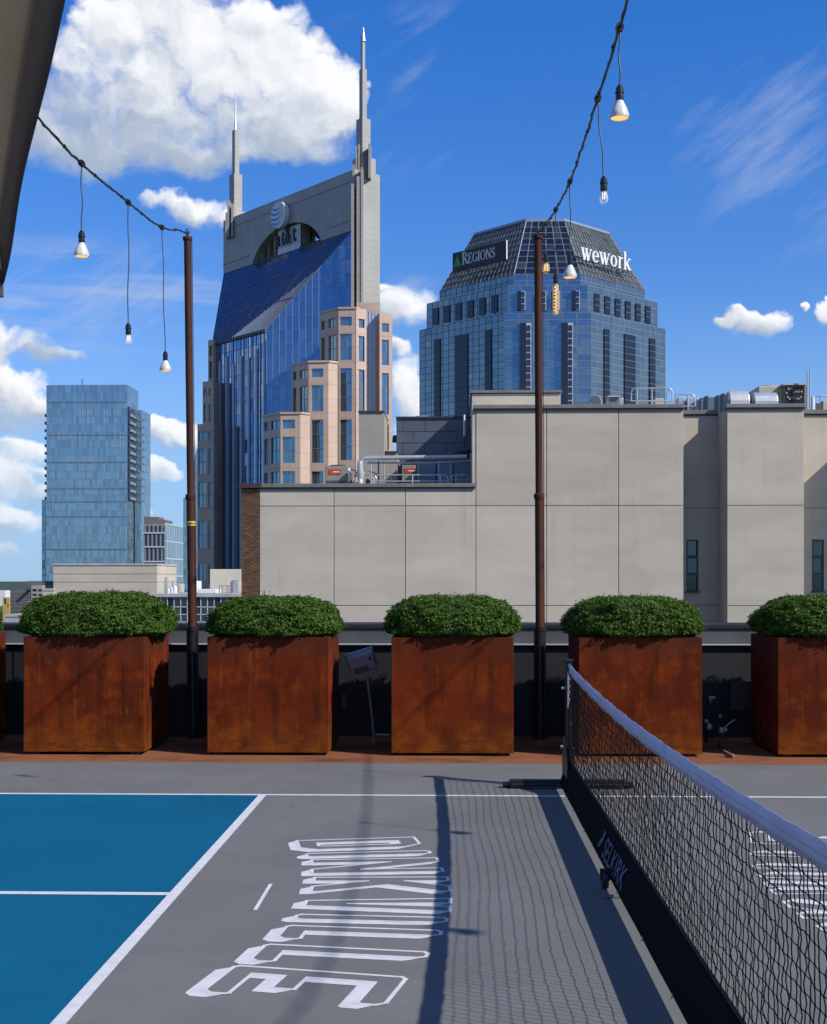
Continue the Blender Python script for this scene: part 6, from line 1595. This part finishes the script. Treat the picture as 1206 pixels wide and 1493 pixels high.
pendant(1, 10.98, (463-309)/F*10.98, 'tube', 'long tubular filament bulb right of the right pole')
pendant(1, 11.9, (402-330)/F*11.9, 'fat', 'amber bulb closest to the top of the right pole')
for (y, d, k, l) in ((10.0, .75, 'shade', 'cone lamp farthest along the cable outside the right edge'), (8.0, .62, 'bulb', 'clear bulb midway along the cable outside the right edge'), (5.76, .56, 'shade', 'cone lamp midway along the cable outside the right edge'), (3.5, .52, 'shade', 'cone lamp nearest on the cable outside the right edge')):
    pendant(2, y, d, k, l)

# ------------------------------------------------------------------ net
NX = .845
def ztop(y):
    return .850 + .062*((y-6.45)/3.35)**2*(1 if y > 6.45 else .95)
def build_net():
    yA, yB = 9.72, 2.75
    r = empty('pickleball_net', (NX, 6.4, 0), 'black portable net with white top tape running toward the camera', 'net')
    # netting
    q = MB(); rr = random.Random(2)
    zb = .215; rows = 13; sp = .0455; ncol = int((yA-yB)/sp)
    def node(i, j):
        random_ = rr.gauss
        y = yA - i*sp; zt = ztop(y)-.058; z = zb + (zt-zb)*j/rows + .004*math.sin(y*3.1+j)*(1 if 0 < j < rows else 0)
        return Vector((NX + rr.gauss(0, .0015) + .010*math.sin(y*2.2)*math.sin(PI*j/rows), y + rr.gauss(0, .0016) + .007*math.sin(j*.7+y*1.3)*(1-j/rows), z + (rr.gauss(0, .0014) if 0 < j < rows else 0)))
    N = [[node(i, j) for j in range(rows+1)] for i in range(ncol+1)]
    def seg(a, b, rd, mid):
        q.tube([a, (a+b)/2 + mid, b], rd, 4, cap=False)
    for i in range(ncol+1):
        for j in range(rows+1):
            if j < rows:
                seg(N[i][j], N[i][j+1], .0018, Vector((rr.gauss(0, .003), rr.gauss(0, .0046), 0)))
            if i < ncol and j < rows:
                seg(N[i][j], N[i+1][j], .0018, Vector((rr.gauss(0, .001), 0, rr.gauss(0, .0009))))
            q.add([N[i][j]+Vector(v)*.0036 for v in ((1,0,0),(-1,0,0),(0,1,0),(0,-1,0),(0,0,1),(0,0,-1))], [(0,2,4),(2,1,4),(1,3,4),(3,0,4),(2,0,5),(1,2,5),(3,1,5),(0,3,5)])
    o = q.build('netting', MT['netc'], r, recalc=False); o['kind'] = 'stuff'
    # top tape as a folded band with slight waves
    q = MB(); n = 120; prof = [(-.005, -.066), (-.0075, -.04), (-.0065, -.012), (0, .0), (.0065, -.012), (.0075, -.04), (.005, -.066)]
    vs = []
    for i in range(n+1):
        y = yA + .015 - (yA-yB+.03)*i/n; zt = ztop(y)
        for (a, b) in prof:
            wv = .0022*math.sin(i*1.9 + b*60) + .0018*math.sin(i*.63) + .001*rr.random()
            vs.append((NX + a + wv, y, zt + b + (.0015*math.sin(i*2.7) if b < -.06 else 0)))
    k = len(prof); fs = [(i*k+j, i*k+j+1, (i+1)*k+j+1, (i+1)*k+j) for i in range(n) for j in range(k-1)]
    q.add(vs, fs); q.build('top_tape', MT['tape'], r, smooth=True, solid=.0012)
    q = MB()
    for i in range(n):
        y0 = yA - (yA-yB)*i/n; y1 = y0 - (yA-yB)/n
        for b in (-.052, -.028): q.tube([(NX-.0095, y0, ztop(y0)+b), (NX-.0095, y1, ztop(y1)+b)], .0009, 4, cap=False)
    q.build('tape_stitching', MT['stitch'], r)
    # end binding
    for y in (yA, yB):
        q = MB(); q.span(NX-.004, NX+.004, y-.015, y+.02, .21, ztop(y)-.05); q.build('side_binding', MT['netc'], r)
    # solid lower band and its hem
    q = MB(); n = 90; vs = []
    bx = lambda z: .775 + (z-.04)/.175*.062
    pr = [(.042, 0), (.05, .001), (.09, .003), (.13, .001), (.17, .003), (.205, .001), (.216, .0)]
    for i in range(n+1):
        y = yA - (yA-yB)*i/n
        for z, b in pr:
            vs.append((bx(z) - b*(1+math.sin(i*.3)) , y, z + .0012*math.sin(i*.5)))
    k = len(pr); fs = [(i*k+j, i*k+j+1, (i+1)*k+j+1, (i+1)*k+j) for i in range(n) for j in range(k-1)]
    q.add(vs, fs); q.build('lower_band', MT['skirt'], r, smooth=True, solid=.003)
    q = MB(); q.span(NX-.008, NX+.006, yB, yA, .208, .222); q.build('band_top', MT['skirt'], r)
    q = MB(); q.tube([(NX+.012, yA+.05, .135), (NX+.012, yB-.05, .135)], .030, 14); q.build('base_tube', MT['blackp'], r, smooth=True)
    # printed lettering on the lower band, facing the kitchen side
    vs_, fs_ = text_mesh('SELKIRK', .155, .0008)
    x0 = min(v.x for v in vs_); x1 = max(v.x for v in vs_)
    Yt0, Yt1 = 7.02, 6.22
    q = MB(); q.add([Vector((bx(.07 + v.y*.92) - .0085 - v.z, Yt0 - (v.x-x0)/(x1-x0)*(Yt0-Yt1), .07 + v.y*.92)) for v in vs_], fs_); q.build('band_print', MT['logo'], r)
    q = MB(); q.plate((bx(.08)-.0085, 7.24, .08), Vector((0,-1,0)), Vector((.334,0,.943)), Vector((-1,0,0)), [(0, .0), (.05, .0), (.12, .045), (.12, .10), (.07, .10), (.07, .06), (.03, .04)], .001); q.build('band_emblem', MT['logo'], r)
    # posts, feet, straps
    for s, y in ((1, yA+.06), (-1, yB-.08)):
        p = empty('post', (0,0,0)); bpy.data.objects.remove(p)
        zt = ztop(yA if s > 0 else yB)+.01
        q = MB(); q.span(NX-.022, NX+.022, y-.022, y+.022, .03, zt); po = q.build('end_post', MT['black'], r, bevel=.006)
        q = MB(); q.span(NX-.04, NX+.03, y-.03, y+.03, zt, zt+.02); q.span(NX-.055, NX-.02, y-.012, y+.012, zt+.02, zt+.026); q.build('post_cap', MT['blackp'], po, bevel=.004)
        q = MB(); q.span(NX-.045, NX+.04, y-.04, y+.035, .09, .30); q.build('post_sleeve', MT['blackp'], po, bevel=.006)
        q = MB(); q.plate((NX-.045, y-.04*s, .08), Vector((0, -s, 0)), Vector((0,0,1)), Vector((1,0,0)), [(0, 0), (.36, 0), (.34, .1), (.05, .30), (0, .30)], .012); q.build('gusset', MT['black'], po)
        q = MB(); q.tube([(NX-.06, y, .30), (NX-.035, y, .30)], .013, 10); q.build('clamp_bolt', MT['chrome'], po, smooth=True)
        q = MB(); q.tube([(NX-.05, y, zt-.19), (NX-.02, y, zt-.19)], .010, 10); q.build('tension_bolt', MT['chrome'], po, smooth=True)
        # foot bar across
        q = MB(); q.span(NX-.43, NX+.42, y-.03, y+.03, .022, .062); q.build('foot_bar', MT['black'], po, bevel=.008)
        q = MB(); q.tube([(NX-.42, y-.045, .03), (NX+.45, y-.045, .03)], .014, 8); q.build('foot_rod', MT['black'], po)
        for dx in (-.45, .44):
            q = MB(); q.tube([(NX+dx-.03, y, .024), (NX+dx+.03, y, .024)], .022, 12); q.build('foot_end', MT['blackp'], po, bevel=.004)
        # strap and buckle chain
        q = MB(); ys = y-.07*s; q.span(NX-.012, NX-.008, ys-.008, ys+.008, zt-.33, zt-.06); q.build('white_strap', MT['tape'], po)
        q = MB(); q.tube([(NX-.01, y-.02*s, zt-.03), (NX-.01, ys-.06*s, zt-.05)], .008, 8); q.build('tension_cord', MT['black'], po)
        q = MB()
        for k in range(9): q.tube([(NX-.010+.006*(k % 2), ys-.035*s+.008*math.cos(t), zt-.10-.024*k+.012*math.sin(t)) for t in [m*.9 for m in range(8)]], .0025, 5)
        q.build('chain', MT['galv'], po)
    # centre caster under the base
    cy = 6.56; q = MB(); q.tube([(NX-.115, cy, .045), (NX-.085, cy, .045)], .042, 18); w = q.build('caster_wheel', MT['black'], r, bevel=.006)
    q = MB(); q.span(NX-.125, NX-.075, cy-.012, cy+.012, .045, .10); q.span(NX-.09, NX+.01, cy-.02, cy+.02, .085, .1); q.build('caster_fork', MT['blackp'], w)
    q = MB(); q.span(NX-.13, NX+.0, cy-.19, cy-.16, .004, .012); q.build('floor_plate', MT['court'], w)
    # snap hooks along the lower band
    for y in (9.2, 8.62, 7.9, 7.45, 6.33, 5.5, 4.75, 4.0):
        q = MB(); q.tube([(NX-.066, y, .050), (NX-.074, y-.012, .034), (NX-.066, y-.024, .05)], .0035, 6); q.build('band_clip', MT['chrome'], r)
build_net()

# ------------------------------------------------------------------ bits behind the planters
def bits():
    # floodlight on a bent stake
    Y = 12.25; c = P(527.5, 965, Y)
    r = empty('floodlight', (c.x+.03, Y, 0.006), 'tilted grey floodlight on a thin stake between two planters', 'floodlight')
    q = MB(); rot = Matrix.Rotation(math.radians(-17), 3, 'Y') @ Matrix.Rotation(math.radians(20), 3, 'X')
    q.box(c, (.245, .10, .175), rot=rot); q.build('housing', M_('grey_cast_housing', (.30, .33, .40), .4, metal=.2), r, bevel=.014, seg=3)
    q = MB(); q.box(c + rot @ Vector((0, .055, .0)), (.265, .012, .195), rot=rot); q.build('front_frame', MT['galv'], r, bevel=.004)
    q = MB(); cc = c + rot @ Vector((.085, -.052, .03)); q.tube([cc, cc + rot @ Vector((0, -.006, 0))], .014, 14); q.build('adjuster_knob', MT['black'], r)
    for k in range(4):
        q = MB(); q.box(c + rot @ Vector((-.02, -.053, -.075+.014*k)), (.14, .008, .005), rot=rot); q.build('cooling_fin', MT['black'], r)
    a = P(535, 985, Y); b = P(545, 1070, Y)
    q = MB(); q.tube([a, a.lerp(b, .6) + Vector((.003, 0, 0)), b, Vector((b.x, b.y, 0))], .011, 8); q.build('stake', MT['acu'], r, smooth=True)
    q = MB(); q.tube([P(520, 990, Y), P(523, 998, Y), P(535, 1005, Y)], .008, 6); q.build('power_lead', MT['black'], r)
    q = MB(); q.tube([P(548, 1071, Y), P(569, 1071.5, Y)], .007, 6); top(q, 'ground_conduit', MT['galv'], 'thin conduit running from the floodlight stake to the middle planter', 'conduit')
    c = P(500.5, 1025, 12.9); q = MB(); q.box((c.x, 12.965, c.z), (.06, .06, .145)); top(q, 'outlet_box', M_('blue_grey_box', (.07, .075, .10), .5), 'narrow outlet box on the parapet left of the floodlight', 'outlet box', bevel=.008)
    # electrical box and tap, right
    c = P(1082.5, 1015, 12.9); r = empty('electrical_box', (c.x, 12.9, c.z-.14), 'square dark electrical box on the parapet left of the last planter', 'electrical box')
    q = MB(); q.box((c.x, 12.95, c.z), (.215, .09, .275)); q.build('enclosure', M_('dark_green_grey_box', (.035, .038, .036), .5), r, bevel=.008)
    q = MB(); q.box((c.x, 12.90, c.z), (.225, .012, .285)); q.build('cover', M_('dark_green_grey_cover', (.045, .048, .046), .45), r, bevel=.004)
    q = MB(); q.tube([(c.x-.05, 12.95, c.z-.135), (c.x-.05, 12.95, .3), (c.x-.15, 12.9, .1)], .012, 8); q.build('conduit', MT['black'], r)
    r = empty('hose_fitting', (P(1058, 1070, 12.5).x, 12.5, .006), 'cluster of dark hose bibs and hoses in the shade right of the net', 'hose fitting')
    for (px, py, s) in ((1030, 1052, .02), (1052, 1065, .03), (1058, 1064, .02), (1050, 1044, .015), (1034, 1060, .03)):
        c = P(px, py, 12.5); q = MB(); q.lathe([(0, -s), (s, -s*.6), (s*1.1, 0), (s*.8, s), (0, s)], c, 10); q.build('fitting', MT['galv'], r, smooth=True)
    q = MB(); q.tube([P(1052, 1065, 12.5), P(1062, 1056, 12.5), P(1072, 1049, 12.5)], .008, 6); q.build('lever', MT['galv'], r)
    q = MB(); q.tube([(P(1030, 1052, 12.5).x, 12.5, 0), P(1030, 1052, 12.5), P(1040, 1020, 12.6)], .014, 8); q.build('supply_pipe', MT['black'], r)
    pts = [P(1055, 1068, 12.5), P(1048, 1085, 12.3), P(1056, 1096, 12.0), Vector((P(1062, 1100, 11.7).x, 11.7, .03)), G(1066, 1104)+Vector((0,0,.02))]
    q = MB(); q.tube(pts, .012, 8); q.build('hose', MT['black'], r, smooth=True)
    q = MB(); c = P(1041, 1022, 12.9); q.plate((c.x-.04, 12.98, c.z-.05), Vector((1,0,0)), Vector((0,0,1)), Vector((0,-1,0)), [(.02, 0), (.07, .09), (.0, .09)], .02); q.build('bracket_plate', MT['galv'], r)
    a = G(1067, 1106); r = empty('hose_nozzle', (a.x, a.y, .006), 'small tan spray nozzle lying on the terracotta paving', 'nozzle')
    q = MB(); q.tube([a+Vector((-.04, .12, .05)), a+Vector((-.01, .05, .035)), a+Vector((.015, 0, .022))], [.008, .010, .016], 10); q.build('barrel', M_('tan_plastic', (.33, .24, .17), .5), r, smooth=True)
    q = MB(); q.tube([a+Vector((-.05, .01, .012)), a+Vector((.01, -.005, .012))], .010, 8); q.build('grip', MT['black'], r)
    # hose pieces near the left planters (in the shade)
    q = MB(); q.tube([(P(222, 1075, 12.7).x, 12.7, .03), (P(262, 1073, 12.6).x, 12.6, .05), (P(300, 1078, 12.7).x, 12.7, .03)], .012, 6); top(q, 'drip_hose', MT['black'], 'black drip hose in the shade between the two left planters', 'hose')
bits()

# ------------------------------------------------------------------ umbrella at the top left
def umbrella():
    Z = Vector((0,0,1)); d = Vector((-.368, .930, 0)).normalized(); n = Vector((-d.y, d.x, 0))
    zE = 2.32
    C1 = Vector((-1.07, 3.12, zE)); side = 3.0
    C2 = C1 - d*side; C3 = C2 + n*side; C4 = C1 + n*side
    ctr = (C1+C2+C3+C4)/4; apex = Vector((ctr.x, ctr.y, zE+.75))
    r = empty('patio_umbrella', (ctr.x, ctr.y, 0), 'cream canvas umbrella with charcoal hem cutting the top left corner', 'umbrella')
    cs = [C1, C2, C3, C4]
    def edge_pt(a, b, f): return a.lerp(b, f) + (ctr-(a+b)/2)*0.008*math.sin(PI*f)
    q = MB(); N, K = 16, 8
    for s in range(4):
        a, b = cs[s], cs[(s+1) % 4]; vs = []
        for i in range(N+1):
            e = edge_pt(a, b, i/N)
            for k in range(K+1):
                p = e.lerp(apex, k/K); p = p - Z*.05*math.sin(PI*k/K)*math.sin(PI*i/N); vs.append(p)
        q.add(vs, [(i*(K+1)+k, i*(K+1)+k+1, (i+1)*(K+1)+k+1, (i+1)*(K+1)+k) for i in range(N) for k in range(K)])
    q.build('canopy', MT['canvas'], r, smooth=True, solid=.003)
    q = MB()
    for s in range(4):
        a, b = cs[s], cs[(s+1) % 4]; o = ((a+b)/2-ctr); o.z = 0; o.normalize(); vs = []; M = 40
        for i in range(M+1):
            e = edge_pt(a, b, i/M); wv = .0012*math.sin(i*.42)
            top_ = e + Z*.012; mid = e + o*(.008+wv) - Z*.06; bot = e + o*(.012+wv*2.0) - Z*(.115+.0015*math.sin(i*.3))
            vs += [top_, mid, bot]
        q.add(vs, [(i*3+k, i*3+k+1, (i+1)*3+k+1, (i+1)*3+k) for i in range(M) for k in range(2)])
    q.build('hem', MT['hem'], r, smooth=True, solid=.003)
    # corner tail
    q = MB(); vs = []
    for k in range(6):
        z = -.02-.026*k; c = C1 + Z*z + d*(.012*math.sin(k*.8)); vs += [c - n*.0 + Vector((-.03, 0, 0)), c + Vector((.012, 0, 0))]
    q.add(vs, [(2*k, 2*k+1, 2*k+3, 2*k+2) for k in range(5)]); q.build('corner_pocket', MT['hem'], r, solid=.006)
    for c in cs:
        q = MB(); q.tube([c - Z*.02, apex - Z*.08], .012, 8); q.build('rib', MT['black'], r)
        q = MB(); q.tube([c.lerp(apex, .45) - Z*.04, Vector((ctr.x, ctr.y, 2.2))], .009, 8); q.build('strut', MT['black'], r)
    q = MB(); q.tube([(ctr.x, ctr.y, 0.02), (ctr.x, ctr.y, apex.z+.05)], .024, 16); q.build('pole', MT['black'], r, smooth=True)
    q = MB(); q.lathe([(0, .06), (.25, .06), (.28, .03), (.28, 0)], (ctr.x, ctr.y, 0.005), 24); q.build('base', MT['black'], r)
    q = MB(); q.tube([(ctr.x, ctr.y, 2.15), (ctr.x, ctr.y, 2.25)], .045, 14); q.build('hub', MT['black'], r)
umbrella()
for o in bpy.data.objects:
    if o.type == 'MESH' and len(o.data.materials) == 0: print('no material', o.name)
